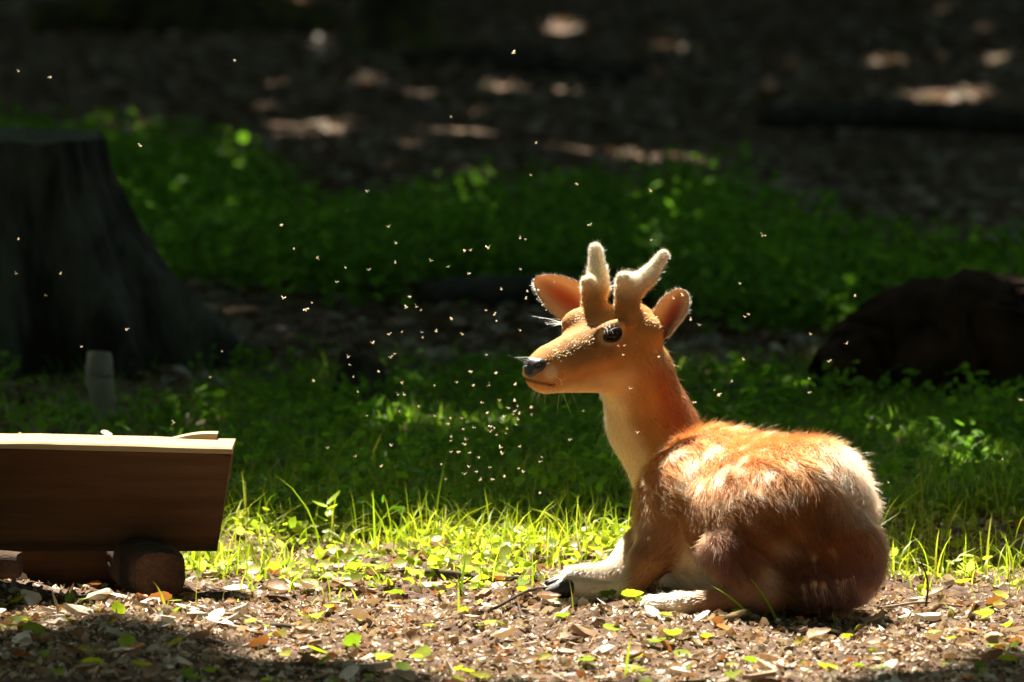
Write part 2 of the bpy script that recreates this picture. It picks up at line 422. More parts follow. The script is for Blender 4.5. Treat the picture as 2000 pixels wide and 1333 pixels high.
# ------------------------------------------------------------------ timber beam on two log bearers
def beam():
    y0, y1 = 0.17, 0.325
    xl = P(-900, 875, y0)[0]
    tr = P(451, 883, y0); br = P(420, 1086, y0); tl = P(0, 872, y0); bl_z = P(0, 1086, y0)[2]
    nxs = 60
    xs = np.linspace(0, 1, nxs)
    V = []
    prof = []
    # profile round the section: front bottom, front top, back top, back bottom with eased edges
    e = .006
    sec = [(0, 0, 0), (0, .25, 0), (0, .5, 0), (0, .75, 0), (0, 1, -e), (e, 1, 0), (.05, 1, 0), (.10, 1, 0), (y1 - y0 - e, 1, 0), (y1 - y0, 1, -e), (y1 - y0, .5, 0), (y1 - y0, 0, 0)]
    k = len(sec)
    slope = (tl[2] - tr[2]) / (tr[0] - tl[0])
    for i, s in enumerate(xs):
        for (dy, v, dz) in sec:
            xe = br[0] + (tr[0] - br[0]) * v
            x = xl + (xe - xl) * s
            ztop = tr[2] + slope * (tr[0] - x)
            z = br[2] + (ztop - br[2]) * v + dz
            y = y0 + dy * (1 if v > .3 else .6) + (1 - v) * (0.085 if dy < .05 else -.02)
            z += .0022 * (vnoise(x, dy, 9, 31) - .5) * (v > .9) + (-.005 if (s > .999 and v > .95) else 0)
            V.append((x, y, z))
    V = np.array(V)
    F = [(i * k + j, i * k + (j + 1) % k, (i + 1) * k + (j + 1) % k, (i + 1) * k + j) for i in range(nxs - 1) for j in range(k)]
    n0 = len(V)
    root = empty('timber_beam', ((xl + tr[0]) / 2, (y0 + y1) / 2, br[2])); B = np.array(root.location)
    tag(root, 'thick sawn timber beam with a sunlit top resting on two logs', 'beam')
    me = mesh_from('plank', V - B, np.array(F)[:, ::-1], False)
    put('plank', me, M['timber'], root)
    for s in (0, nxs - 1):   # end faces
        ring = V[s * k:(s + 1) * k] - B
        fr = ring[:5]; bk = ring[[11, 10, 10, 10, 9]]
        VV = np.vstack([fr, ring[[5, 6, 7, 8]], bk]); c = ring.mean(0)
        Vf = np.vstack([ring, c]); Ff = [(k, j, (j + 1) % k) for j in range(k)]
        if s: Vf = Vf + [.0005, 0, 0]
        put('end_grain', mesh_from('end_grain', Vf, np.array(Ff), False), M['timber'], root)
    # added slab along the top, its pale tone painting in the sun
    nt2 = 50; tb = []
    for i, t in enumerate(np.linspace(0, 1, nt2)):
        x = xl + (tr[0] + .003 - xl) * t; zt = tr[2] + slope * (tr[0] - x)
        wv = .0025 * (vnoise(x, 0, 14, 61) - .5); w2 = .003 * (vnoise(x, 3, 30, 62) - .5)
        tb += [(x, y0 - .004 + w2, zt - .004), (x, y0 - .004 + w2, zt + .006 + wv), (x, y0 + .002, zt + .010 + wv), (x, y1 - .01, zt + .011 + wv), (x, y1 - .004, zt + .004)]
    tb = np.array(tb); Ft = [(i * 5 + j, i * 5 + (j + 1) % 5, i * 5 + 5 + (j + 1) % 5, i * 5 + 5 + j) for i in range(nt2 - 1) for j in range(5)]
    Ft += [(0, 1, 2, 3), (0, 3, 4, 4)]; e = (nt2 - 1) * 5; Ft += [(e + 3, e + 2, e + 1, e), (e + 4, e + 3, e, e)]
    meb = bpy.data.meshes.new('sunlit_top'); meb.from_pydata([tuple(v) for v in tb - B], [], [f if len(set(f)) == 4 else f[:3] for f in Ft]); meb.update()
    put('sunlit_top', meb, M['sunlit_timber'], root)
    # split sliver lifting from the back edge
    a = P(330, 864, y1 - .02); b = P(422, 859, y1 - .01)
    n = 14; sl = []
    for t in np.linspace(0, 1, n):
        p = a * (1 - t) + b * t; hgt = .003 + .013 * math.sin(min(t * 1.15, 1) * 1.6)
        zb = tr[2] + slope * (tr[0] - p[0]) + .006
        sl += [(p[0], y1 - .035, zb), (p[0] + .004, y1 - .03, zb + hgt), (p[0] + .004, y1 + .004, zb + hgt * 1.1), (p[0], y1 + .006, zb)]
    sl = np.array(sl); Fs = [(i * 4 + j, i * 4 + (j + 1) % 4, i * 4 + 4 + (j + 1) % 4, i * 4 + 4 + j) for i in range(n - 1) for j in range(4)] + [(0, 1, 2, 3), (n * 4 - 1, n * 4 - 2, n * 4 - 3, n * 4 - 4)]
    put('split_sliver', mesh_from('split_sliver', sl - B, np.array(Fs), False), M['sunlit_timber'], root)
beam()

def bearer(c0, c1, rx, rz, label, seed):
    """short log with a flattened round section, its end sawn off"""
    c0 = np.asarray(c0); c1 = np.asarray(c1); ax = nrm(c1 - c0); side = nrm(np.cross(ax, [0, 0, 1]))
    th = np.linspace(0, 2 * np.pi, 48, endpoint=False); K = 20; V = []
    for i, t in enumerate(np.linspace(0, 1, K)):
        ease = 1 - .16 * (1 - min(t * K / 2.5, 1)) ** 2 - .16 * (1 - min((1 - t) * K / 2.5, 1)) ** 2
        cs, sn = np.cos(th), np.sin(th)
        sq = (np.abs(cs) ** 3.4 + np.abs(sn) ** 3.4) ** (-1 / 3.4)
        nz_ = 1 + .07 * (vnoise(th * 2.2, np.full(48, t * 4), 2.0, seed) - .5) + .035 * (vnoise(th * 9, np.full(48, t * 9), 2.0, seed + 1) - .5)
        V.append(c0 + (c1 - c0) * t + ((cs * sq * rx * ease * nz_)[:, None] * side + (sn * sq * rz * ease * nz_)[:, None] * np.array([0, 0, 1.0])))
    V = np.concatenate(V); F = [(i * 48 + j, i * 48 + (j + 1) % 48, (i + 1) * 48 + (j + 1) % 48, (i + 1) * 48 + j) for i in range(K - 1) for j in range(48)]
    root = empty('log_bearer', (c0 + c1) / 2 - [0, 0, rz]); B = np.array(root.location)
    tag(root, label, 'log')
    put('bark', mesh_from('bark', V - B, np.array(F)), M['logend'], root)
    for s in (0, K - 1):
        ring = V[s * 48:(s + 1) * 48]; c = ring.mean(0); out_ = ax * (-.001 if s == 0 else .001)
        Vf = np.vstack([ring, ring * .45 + c * .55 + out_, c + out_]) - B
        Ff = [(j, (j + 1) % 48, 48 + (j + 1) % 48, 48 + j) for j in range(48)] + [(96, 48 + (j + 2) % 48, 48 + j + 1, 48 + j) for j in range(0, 48, 2)]
        put('sawn_end', mesh_from('sawn_end', Vf, np.array(Ff), False), M['logend'], root)
a = P(312, 1124, 0.06); a[2] = .050
bearer(a, a + np.array([-.10, .42, 0.0]), .058, .052, 'short brown log with rounded end carrying the free end of the beam', 41)
a = P(38, 1104, .0)
bearer(a, a + np.array([-.55, .06, -.01]), .045, .028, 'rough barked log end under the beam with sunlit top', 43)
bpy.data.objects['log_bearer.001'].location.z += 0.0

# squared sill lying under the beam, behind the bearers
xa, xb = P(-900, 1100, .3)[0], P(262, 1100, .3)[0]; ns = 30; sv = []
for t in np.linspace(0, 1, ns):
    x = xa + (xb - xa) * t; j = .003 * (vnoise(x, 7, 12, 71) - .5)
    sv += [(x, .33, -.02), (x, .33 + j, .082 + j), (x, .335, .088 + j), (x, .43, .088 + j), (x, .435, .082), (x, .435, -.02)]
sv = np.array(sv); Fv = [(i * 6 + q_, i * 6 + (q_ + 1) % 6, i * 6 + 6 + (q_ + 1) % 6, i * 6 + 6 + q_) for i in range(ns - 1) for q_ in range(6)]
e = (ns - 1) * 6; Fv += [(0, 1, 2, 3), (0, 3, 4, 5), (e + 3, e + 2, e + 1, e), (e + 5, e + 4, e + 3, e)]
B_ = np.array([(xa + xb) / 2, .32, 0]); tag(put('timber_sill', mesh_from('timber_sill', sv - B_, np.array(Fv), False), M['timber'], None, B_), 'dark squared timber lying on the ground beneath the beam', 'timber')

# ------------------------------------------------------------------ deer: implicit shape, meshed once
def rc(p, a, b, ra, rb):
    a = np.asarray(a); b = np.asarray(b); ba = b - a
    h = np.clip(((p - a) @ ba) / (ba @ ba), 0, 1)
    return np.linalg.norm(p - a - h[:, None] * ba, axis=1) - (ra + (rb - ra) * h)
def el(p, c, ax, r):
    q = (p - np.asarray(c)) @ np.asarray(ax).T
    r = np.asarray(r); k0 = np.linalg.norm(q / r, axis=1); k1 = np.linalg.norm(q / r ** 2, axis=1) + 1e-9
    return k0 * (k0 - 1) / k1

def surface(fn, lo, hi, h, B=8):
    lo = np.asarray(lo, float); n = (np.ceil((np.asarray(hi) - lo) / h / B).astype(int)) * B
    nb = n // B
    bc = np.stack(np.meshgrid(*[np.arange(k) for k in nb], indexing='ij'), -1).reshape(-1, 3)
    cv = fn(lo + (bc * B + B / 2) * h)
    D = np.repeat(np.repeat(np.repeat(np.where(cv < 0, -1.0, 1.0).reshape(nb), B, 0), B, 1), B, 2).astype(np.float32)
    act = bc[np.abs(cv) < h * B * 1.9]
    off = np.stack(np.meshgrid(*[np.arange(B)] * 3, indexing='ij'), -1).reshape(-1, 3)
    I = (act[:, None, :] * B + off[None]).reshape(-1, 3)
    for s in range(0, len(I), 400000):
        i = I[s:s + 400000]; D[i[:, 0], i[:, 1], i[:, 2]] = fn(lo + i * h)
    S = D < 0
    cnt = np.zeros(tuple(np.array(S.shape) - 1), np.int8)
    for dx in (0, 1):
        for dy in (0, 1):
            for dz in (0, 1):
                cnt += S[dx:S.shape[0] - 1 + dx, dy:S.shape[1] - 1 + dy, dz:S.shape[2] - 1 + dz]
    cells = np.argwhere((cnt > 0) & (cnt < 8))
    cor = np.array([(a, b, c) for a in (0, 1) for b in (0, 1) for c in (0, 1)])
    val = np.stack([D[tuple((cells + c).T)] for c in cor], 1)
    acc = np.zeros((len(cells), 3)); num = np.zeros(len(cells))
    for a in range(8):
        for b in range(a + 1, 8):
            if np.abs(cor[a] - cor[b]).sum() != 1: continue
            va, vb = val[:, a], val[:, b]; m = (va < 0) != (vb < 0)
            t = np.where(m, va / np.where(m, va - vb, 1), 0)
            acc += np.where(m[:, None], cor[a] + t[:, None] * (cor[b] - cor[a]), 0); num += m
    V = lo + (cells + acc / num[:, None]) * h
    idx = np.full(cnt.shape, -1, np.int32); idx[tuple(cells.T)] = np.arange(len(cells))
    Fs = []
    for ax in range(3):
        sl0 = [slice(None)] * 3; sl1 = [slice(None)] * 3; sl0[ax] = slice(0, -1); sl1[ax] = slice(1, None)
        A, Bq = S[tuple(sl0)], S[tuple(sl1)]
        e = np.argwhere(A != Bq); o1, o2 = [(1, 2), (2, 0), (0, 1)][ax]
        e = e[(e[:, o1] > 0) & (e[:, o2] > 0) & (e[:, o1] < idx.shape[o1]) & (e[:, o2] < idx.shape[o2])]
        inside = A[tuple(e.T)]
        d1 = np.zeros(3, int); d1[o1] = 1; d2 = np.zeros(3, int); d2[o2] = 1
        q = np.stack([idx[tuple((e - d1 - d2).T)], idx[tuple((e - d2).T)], idx[tuple(e.T)], idx[tuple((e - d1).T)]], 1)
        q[~inside] = q[~inside][:, ::-1]
        Fs.append(q)
    F = np.concatenate(Fs); F = F[(F >= 0).all(1)]
    return V, F

YAW = math.radians(42)
cyw, syw = math.cos(YAW), math.sin(YAW)
YH = 0.36
H0 = P(1205, 655, YH)
def hp(px, py, b=0.0):
    """head point from photo pixel and its sideways offset b (towards the near side)"""
    y = YH
    for _ in range(6):
        p = P(px, py, y); a = -((p[0] - H0[0]) - b * syw) / cyw
        y = YH - a * syw - b * cyw
    return P(px, py, y)
fdir = nrm(hp(1040, 722) - hp(1190, 672)); sdir = nrm(np.array([syw, -cyw, -.10])); sdir = nrm(sdir - fdir * (sdir @ fdir)); udir = np.cross(sdir, fdir)
udir = udir if udir[2] > 0 else -udir
HA = np.array([fdir, sdir, udir])

I3 = np.eye(3)
rump = P(1548, 1016, -.02); chest = P(1385, 990, .27)
tdir = nrm(chest - rump); tside = nrm(np.cross(tdir, [0, 0, 1.0])); tside = tside if tside[1] < 0 else -tside; tup = np.cross(tside, tdir); tup = tup if tup[2] > 0 else -tup
TA = np.array([tdir, tside, tup])
PR = []   # (group, function, blend)
def cone(g, a, b, ra, rb, k=.03): PR.append((g, lambda p, a=a, b=b: rc(p, a, b, ra, rb), k))
def ell(g, c, A, r, k=.03): PR.append((g, lambda p: el(p, c, A, r), k))
TR, HA_, HL, FL, NK, HD = range(6)
# trunk
cone(TR, rump, chest, .155, .138, .02)
ell(TR, P(1475, 1018, .14), TA, (.22, .148, .150), .05)
ell(TR, P(1388, 966, .20), TA, (.13, .115, .128), .04)                # ribs and withers
ell(TR, P(1333, 1000, .15), TA, (.085, .09, .118), .04)               # near shoulder
ell(TR, P(1600, 975, -.04), TA, (.09, .085, .105), .05)              # point of the rump
ell(TR, P(1400, 1085, .17), TA, (.17, .10, .095), .04)               # belly
# haunch and hind leg
cone(HA_, P(1618, 1085, -.08), P(1455, 1078, -.09), .108, .062, .016)
cone(HA_, P(1585, 1125, -.11), P(1412, 1072, -.055), .080, .036, .016)
cone(HL, P(1425, 1078, -.06), P(1500, 1165, -.135), .042, .030, .03)
cone(HL, P(1505, 1170, -.13), P(1330, 1180, -.075), .026, .021, .02)
cone(HL, P(1330, 1180, -.075), P(1262, 1184, -.04), .021, .019, .01)
# fore legs
cone(FL, P(1310, 1040, .11), P(1268, 1095, .08), .056, .036, .04)
cone(FL, P(1268, 1095, .08), P(1222, 1155, .05), .032, .026, .02)
cone(FL, P(1222, 1155, .05), P(1150, 1158, .04), .025, .021, .015)
cone(FL, P(1150, 1158, .04), P(1112, 1148, .045), .028, .024, .012)
cone(FL, P(1290, 1040, .36), P(1205, 1120, .25), .050, .030, .04)
cone(FL, P(1205, 1120, .25), P(1150, 1132, .19), .028, .026, .015)
cone(FL, P(1150, 1132, .19), P(1122, 1128, .17), .030, .024, .012)
# neck
cone(NK, P(1345, 960, .43), P(1270, 825, .45), .100, .082, .018)
cone(NK, P(1270, 825, .45), P(1242, 735, .41), .082, .071, .03)
cone(NK, P(1242, 735, .41), P(1228, 690, .38), .071, .062, .03)
# head
ell(HD, hp(1222, 648, .0), HA, (.075, .058, .060), .02)              # cranium
ell(HD, hp(1208, 705, .0), HA, (.075, .050, .060), .03)              # jaw and cheeks
cone(HD, hp(1150, 685), hp(1075, 718), .052, .040, .03)              # muzzle
cone(HD, hp(1175, 668), hp(1072, 704), .036, .026, .02)              # nose bridge
ell(HD, hp(1052, 728), HA, (.030, .033, .036), .015)                 # lips
cone(HD, hp(1180, 742), hp(1068, 748), .026, .020, .02)              # lower jaw
ell(HD, hp(1194, 638, .043), HA, (.034, .011, .011), .022)           # near brow
ell(HD, hp(1130, 624, -.036), HA, (.042, .020, .022), .035)          # far brow
ell(HD, hp(1225, 605, .025), HA, (.022, .020, .03), .02)             # pedicles
ell(HD, hp(1165, 600, -.025), HA, (.022, .020, .03), .02)
ell(HD, hp(1272, 652, .045), HA, (.03, .025, .03), .02)              # ear root
EYE = hp(1198, 654, .052); EYEF = hp(1124, 652, -.056)
CUT = [(lambda p: el(p, EYE + sdir * .010, HA, (.021, .012, .0135)), .007),
       (lambda p: el(p, EYEF - sdir * .010, HA, (.021, .012, .016)), .008),
       (lambda p: rc(p, hp(1178, 662, .056), hp(1163, 680, .056), .006, .003), .006)]
MOUTH = [((q - H0) @ HA.T)[[0, 2]] for q in (hp(1024, 738, .008), hp(1036, 741, .018), hp(1060, 748, .033), hp(1092, 755, .042))]
def mouth(p):
    q = ((p - H0) @ HA.T); q2 = q[:, [0, 2]]; d = np.full(len(p), 9.0)
    for a, b in zip(MOUTH[:-1], MOUTH[1:]):
        ba = b - a; h = np.clip(((q2 - a) @ ba) / (ba @ ba), 0, 1); d = np.minimum(d, np.linalg.norm(q2 - a - h[:, None] * ba, axis=1))
    return d
def deer_sdf(p, want=False):
    d = None; best = None; g = None
    for (gr, f, k) in PR:
        v = f(p)
        if d is None: d = v.copy(); best = v.copy(); g = np.full(len(p), gr)
        else:
            hh = np.clip(.5 + .5 * (d - v) / k, 0, 1)
            d = d * (1 - hh) + v * hh - k * hh * (1 - hh)
            m = v < best; best = np.where(m, v, best); g[m] = gr
    for f, k in CUT:
        v = -f(p); hh = np.clip(.5 - .5 * (d - v) / k, 0, 1)
        d = d * (1 - hh) + v * hh + k * hh * (1 - hh)
    v = -np.maximum(mouth(p) - .0018, -d - .005); k = .003; hh = np.clip(.5 - .5 * (d - v) / k, 0, 1)
    d = d * (1 - hh) + v * hh + k * hh * (1 - hh)
    return (d, g) if want else d
DV, DF = surface(deer_sdf, (0.0, -.34, -.06), (.80, .62, .70), .0036)
_, DGRP = deer_sdf(DV, True)

def lerp(a, b, t): return np.asarray(a) * (1 - t[:, None]) + np.asarray(b) * t[:, None]
def sstep(x, a, b):
    t = np.clip((x - a) / (b - a), 0, 1); return t * t * (3 - 2 * t)
def n3(p, s, o):
    return (vnoise(p[:, 0], p[:, 1], s, o) + vnoise(p[:, 1], p[:, 2], s, o + 1) + vnoise(p[:, 2], p[:, 0], s, o + 2)) / 3

spots = []
def trunk_axis(p):
    return (p - rump) @ tdir, (p - rump) @ tside, (p - rump) @ tup
def coat(p, grp):
    """the coat's own colours"""
    a, b, u = trunk_axis(p)
    C = np.zeros((len(p), 3))
    red = np.array([.46, .14, .035]); brown = np.array([.13, .050, .013]); tan = np.array([.35, .155, .052]); cream = np.array([.74, .58, .40])
    tawny = np.array([.52, .22, .055]); dark = np.array([.10, .045, .022])
    # trunk: red back, tan flank, cream belly, low rump darkened as painted shade
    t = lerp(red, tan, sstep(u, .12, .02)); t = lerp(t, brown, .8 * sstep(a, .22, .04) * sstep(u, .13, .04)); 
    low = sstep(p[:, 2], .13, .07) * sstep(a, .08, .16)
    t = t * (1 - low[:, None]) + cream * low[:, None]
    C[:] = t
    h = (grp == HA_); hc = lerp(brown, red, sstep(n3(p, 14, 50), .4, .6) * .4); hc = lerp(hc, np.array([.075, .029, .008]), sstep(p[:, 2], .19, .07))  # haunch darkens towards the ground, painting in its self-shadow
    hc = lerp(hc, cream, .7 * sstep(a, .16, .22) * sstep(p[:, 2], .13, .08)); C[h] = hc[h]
    # pale rump edge, with its sunlit strip painted in
    r = .5 * sstep(b, .02, -.06) * sstep(a, -.03, -.09) * sstep(p[:, 2], .16, .22) * ((grp == TR) | (grp == HA_)); C = C * (1 - r[:, None]) + np.array([.55, .40, .28]) * r[:, None]
    m = grp == HL; lc = lerp(np.array([.22, .11, .055]), cream, sstep(p[:, 0], P(1370, 1180, -.08)[0], P(1310, 1180, -.08)[0])); C[m] = lc[m]
    m = grp == FL; fc = lerp(np.array([.26, .12, .05]), cream * 1.05, sstep(p[:, 0], P(1240, 1100, .1)[0], P(1200, 1100, .1)[0]) * .85); C[m] = fc[m]
    # neck: pale throat, tawny side, red nape
    na, nb = P(1266, 825, .42), P(1240, 735, .40)
    ax = p[:, 0] - np.interp(p[:, 2], [P(1335, 940, .4)[2], na[2], nb[2]][::1], [P(1335, 940, .4)[0], na[0], nb[0]])
    nc = lerp(tawny, np.array([.36, .10, .022]), sstep(ax, .015, .055)); nc = lerp(nc, np.array([.70, .45, .20]), sstep(ax, -.015, -.055))
    nc = lerp(nc, tawny * .9, sstep(p[:, 2], nb[2], nb[2] + .05)); m = grp == NK; C[m] = nc[m]
    # head
    q = (p - H0) @ HA.T
    hc = np.tile(tawny * .92, (len(p), 1))
    hc = lerp(hc, np.array([.70, .40, .16]), sstep(q[:, 2], -.045, -.075))
    hc = lerp(hc, np.array([.42, .20, .07]), sstep(q[:, 2], .0, .03) * sstep(q[:, 0], .03, .08) * .7)
    hc = lerp(hc, np.array([.25, .115, .035]), sstep(q[:, 0], .035, .07) * sstep(q[:, 0], .205, .16) * sstep(q[:, 2], -.035, -.012) * sstep(q[:, 1], .005, .02) * .8)  # near side of the muzzle darkened as painted shade
    qe = (p - EYE) @ HA.T; de = np.linalg.norm(qe * [.93, 1.0, 1.45], axis=1); hc = lerp(hc, np.array([.66, .44, .22]), sstep(de, .040, .026) * .7)
    hc = lerp(hc, np.array([.05, .025, .015]), sstep(de, .0235, .020))
    gl = np.linalg.norm(p - hp(1168, 674, .056), axis=1); hc = lerp(hc, np.array([.10, .05, .025]), sstep(gl, .016, .005) * .8)
    bl = sstep(np.linalg.norm(p - hp(1074, 728, .03), axis=1), .022, .008); hc = lerp(hc, np.array([.80, .62, .40]), bl * .5)
    ml = mouth(p) - .004
    hc = lerp(hc, np.array([.20, .085, .035]), sstep(ml, .003, -.002) * .6)
    m = grp == HD; C[m] = hc[m]
    for (c, r, s) in spots:
        w_ = sstep(np.linalg.norm(p - c, axis=1), r * 1.25, r * .6) * s
        C = C * (1 - w_[:, None]) + np.array([.80, .66, .48]) * w_[:, None]
    return C * (0.86 + .28 * n3(p, 60, 60))[:, None]
_bvh = BVHTree.FromPolygons([tuple(v) for v in DV], [tuple(f) for f in DF])
def hit(px, py):
    d = P(px, py, 1.0) - CAM
    r = _bvh.ray_cast(Vector(CAM), Vector(nrm(d)), 40)
    return (np.array(r[0]), np.array(r[1])) if r[0] is not None else (None, None)
for (px, py, r, s) in [(1350, 905, .02, .8), (1390, 880, .022, .8), (1410, 925, .022, .8), (1330, 940, .016, .6), (1450, 900, .016, .6), (1370, 945, .014, .5), (1500, 925, .014, .5), (1545, 905, .012, .5), (1480, 960, .012, .5),
                       (1320, 885, .018, .7), (1600, 930, .012, .5), (1560, 960, .012, .4), (1590, 1142, .007, .7), (1607, 1144, .008, .7), (1632, 1140, .008, .7), (1650, 1135, .007, .6), (1570, 1148, .007, .5), (1665, 1130, .007, .5),
                       (1590, 1090, .007, .4), (1625, 1075, .007, .35), (1525, 1065, .014, .5), (1500, 1125, .02, .3), (1510, 1155, .014, .3), (1430, 975, .012, .4), (1640, 895, .012, .4)]:
    p_, _n = hit(px, py)
    if p_ is not None: spots.append((p_, r, s))
for i in range(26):   # rows along the back
    px = random.uniform(1380, 1660); py = random.uniform(870, 1000)
    p_, _n = hit(px, py)
    if p_ is not None: spots.append((p_, .008 + .004 * random.random(), .35))

deer = empty('deer', (0.45, .12, 0)); DB = np.array(deer.location)
tag(deer, 'young fallow buck with velvet antlers lying on the sunlit litter, head turned aside', 'deer')
def coat_mat(name, rough=.8, trans=0.0):
    m, n, l, out = newmat(name)
    a = n.new('ShaderNodeAttribute'); a.attribute_name = 'Col'
    b = n.new('ShaderNodeBsdfPrincipled'); b.inputs['Roughness'].default_value = rough; b.inputs['Specular IOR Level'].default_value = .15
    l.new(a.outputs['Color'], b.inputs['Base Color'])
    t = noise_node(n, l, 220, 4); bp = n.new('ShaderNodeBump'); bp.inputs['Strength'].default_value = .35; bp.inputs['Distance'].default_value = .003
    l.new(t.outputs[0], bp.inputs['Height']); l.new(bp.outputs[0], b.inputs['Normal'])
    if trans:
        tr = n.new('ShaderNodeBsdfTranslucent'); l.new(a.outputs['Color'], tr.inputs[0])
        mx = n.new('ShaderNodeMixShader'); mx.inputs[0].default_value = trans
        l.new(b.outputs[0], mx.inputs[1]); l.new(tr.outputs[0], mx.inputs[2]); l.new(mx.outputs[0], out.inputs[0])
    else: l.new(b.outputs[0], out.inputs[0])
    return m
M['coat'] = coat_mat('coat_skin')
M['ear'] = coat_mat('ear_skin', .8, .45)
def fur_mat(name):
    m, n, l, out = newmat(name)
    a = n.new('ShaderNodeAttribute'); a.attribute_name = 'tint'
    b = n.new('ShaderNodeBsdfHairPrincipled'); b.parametrization = 'COLOR'
    b.inputs['Roughness'].default_value = .35; b.inputs['Radial Roughness'].default_value = .5
    b.inputs['Random Roughness'].default_value = .2; b.inputs['IOR'].default_value = 1.42
    l.new(a.outputs['Color'], b.inputs['Color'])
    l.new(b.outputs[0], out.inputs[0])
    return m
M['fur'] = fur_mat('fur')
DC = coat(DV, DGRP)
# let the coat's zones run into each other along their borders
E = np.concatenate([DF[:, [0, 1]], DF[:, [1, 2]], DF[:, [2, 3]], DF[:, [3, 0]]]); E = np.concatenate([E, E[:, ::-1]])
deg = np.bincount(E[:, 0], minlength=len(DV)).astype(float)[:, None] + 1e-9
def avg(A): return np.stack([np.bincount(E[:, 0], A[E[:, 1], k], len(DV)) for k in range(A.shape[1])], -1) / deg
bw = np.zeros((len(DV), 1)); bw[E[DGRP[E[:, 0]] != DGRP[E[:, 1]]][:, 0]] = 1
for _ in range(14): bw = np.maximum(bw * .97, avg(bw) * 1.25).clip(0, 1)
for _ in range(40): DC = DC * (1 - bw) + avg(DC) * bw
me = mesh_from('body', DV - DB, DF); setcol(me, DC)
body = put('body', me, M['coat'], deer)

def mesh_sample(V, F, n, weight=None):
    T = np.concatenate([F[:, [0, 1, 2]], F[:, [0, 2, 3]]])
    A, B_, C_ = V[T[:, 0]], V[T[:, 1]], V[T[:, 2]]
    cr = np.cross(B_ - A, C_ - A); ar = np.linalg.norm(cr, axis=1)
    w_ = ar.copy()
    if weight is not None: w_ *= weight[T[:, 0]]
    pick = rng.choice(len(T), n, p=w_ / w_.sum())
    r1 = np.sqrt(rng.random(n))[:, None]; r2 = rng.random(n)[:, None]
    p = A[pick] * (1 - r1) + B_[pick] * r1 * (1 - r2) + C_[pick] * r1 * r2
    VN = np.zeros_like(V)
    for k in range(3): np.add.at(VN, T[:, k], cr)
    N = nrm(VN[T[pick, 0]])
    return p, N, T[pick, 0]

def hair(name, roots, N, flow, length, lift, tint, parent, base, r0=.00045, K=5, curl=.25, droop=0.0):
    n = len(roots)
    flow = nrm(flow - N * (flow * N).sum(1, keepdims=True))
    rnd = rng.normal(0, 1, (n, 3)) * curl
    d0 = nrm(flow + N * lift[:, None] + rnd * .5); d1 = nrm(flow + N * lift[:, None] * .35 + rnd + np.array([0, 0, -droop]))
    t = np.linspace(0, 1, K)
    pos = roots[:, None, :] - N[:, None, :] * .001 + (d0[:, None, :] * (t - t ** 2 * .5)[None, :, None] + d1[:, None, :] * (t ** 2 * .5)[None, :, None]) * length[:, None, None]
    cu = bpy.data.hair_curves.new(name); cu.add_curves([K] * n)
    cu.position_data.foreach_set('vector', (pos - base).astype(np.float32).ravel())
    ra = cu.attributes.get('radius') or cu.attributes.new('radius', 'FLOAT', 'POINT')
    rr = (r0 * (1 - .85 * t))[None, :] * (.7 + .6 * rng.random((n, 1)))
    ra.data.foreach_set('value', rr.astype(np.float32).ravel())
    ta = cu.attributes.new('tint', 'FLOAT_COLOR', 'CURVE')
    ta.data.foreach_set('color', np.hstack([np.clip(tint, .01, .95), np.ones((n, 1))]).astype(np.float32).ravel())
    o = put(name, cu, M['fur'], parent)
    o['kind'] = 'stuff'
    return o

# fur over the body
wt = np.select([DGRP == TR, DGRP == HA_, DGRP == HL, DGRP == FL, DGRP == NK, DGRP == HD], [1.0, 1.0, 1.2, 1.2, 1.2, 3.2])
wt[DV[:, 2] < .002] = 0
nose_c = hp(1040, 716)
wt[np.linalg.norm(DV - nose_c, axis=1) < .022] = 0
wt[np.linalg.norm(DV - EYE, axis=1) < .024] = 0
wt[(mouth(DV) < .006) & (DGRP == HD)] = 0
NF = 155000
fp, fn_, fi = mesh_sample(DV, DF, NF, wt)
g = DGRP[fi]
sel = lambda *v: np.select([g == TR, g == HA_, g == HL, g == FL, g == NK, g == HD], list(v))
L = sel(.030, .028, .012, .013, .013, .0062) * (.6 + .8 * rng.random(NF))
lift = sel(.45, .42, .30, .3, .30, .10) * (.6 + .8 * rng.random(NF))
a_, b_, u_ = trunk_axis(fp)
L *= np.where((g == FL) & (fp[:, 2] > .09), 1.7, 1)
L *= np.where((g == TR) | (g == HA_), 1 + .5 * n3(fp, 22, 70) - .2, 1)
flow = np.zeros((NF, 3))
down = np.array([0, 0, -1.0])
flow[:] = -tdir * 1.0 + down * .65
flow[g == HA_] = -tdir * .55 + down * 1.0
flow[g == HL] = nrm(P(1262, 1184, -.04) - P(1500, 1170, -.13)); flow[g == FL] = nrm(P(1150, 1155, .06) - P(1300, 1040, .19)) + down * .2
flow[g == NK] = nrm(P(1335, 940, .4) - P(1240, 735, .4)); flow[g == HD] = -fdir + udir * .05 - udir * .3
# ruffled clumps
cl = np.stack([vnoise(fp[:, 0] + fp[:, 2], fp[:, 1], 38, 80 + k) - .5 for k in range(3)], -1)
flow = nrm(flow) + cl * sel(1.3, 1.3, .4, .5, .4, .14)[:, None]
tint = (DC[fi] ** 1.15) * (.7 + .5 * rng.random((NF, 1)))
hair('fur', fp, fn_, flow, L, lift, tint, body, DB, .00042, 5, .22, .05)
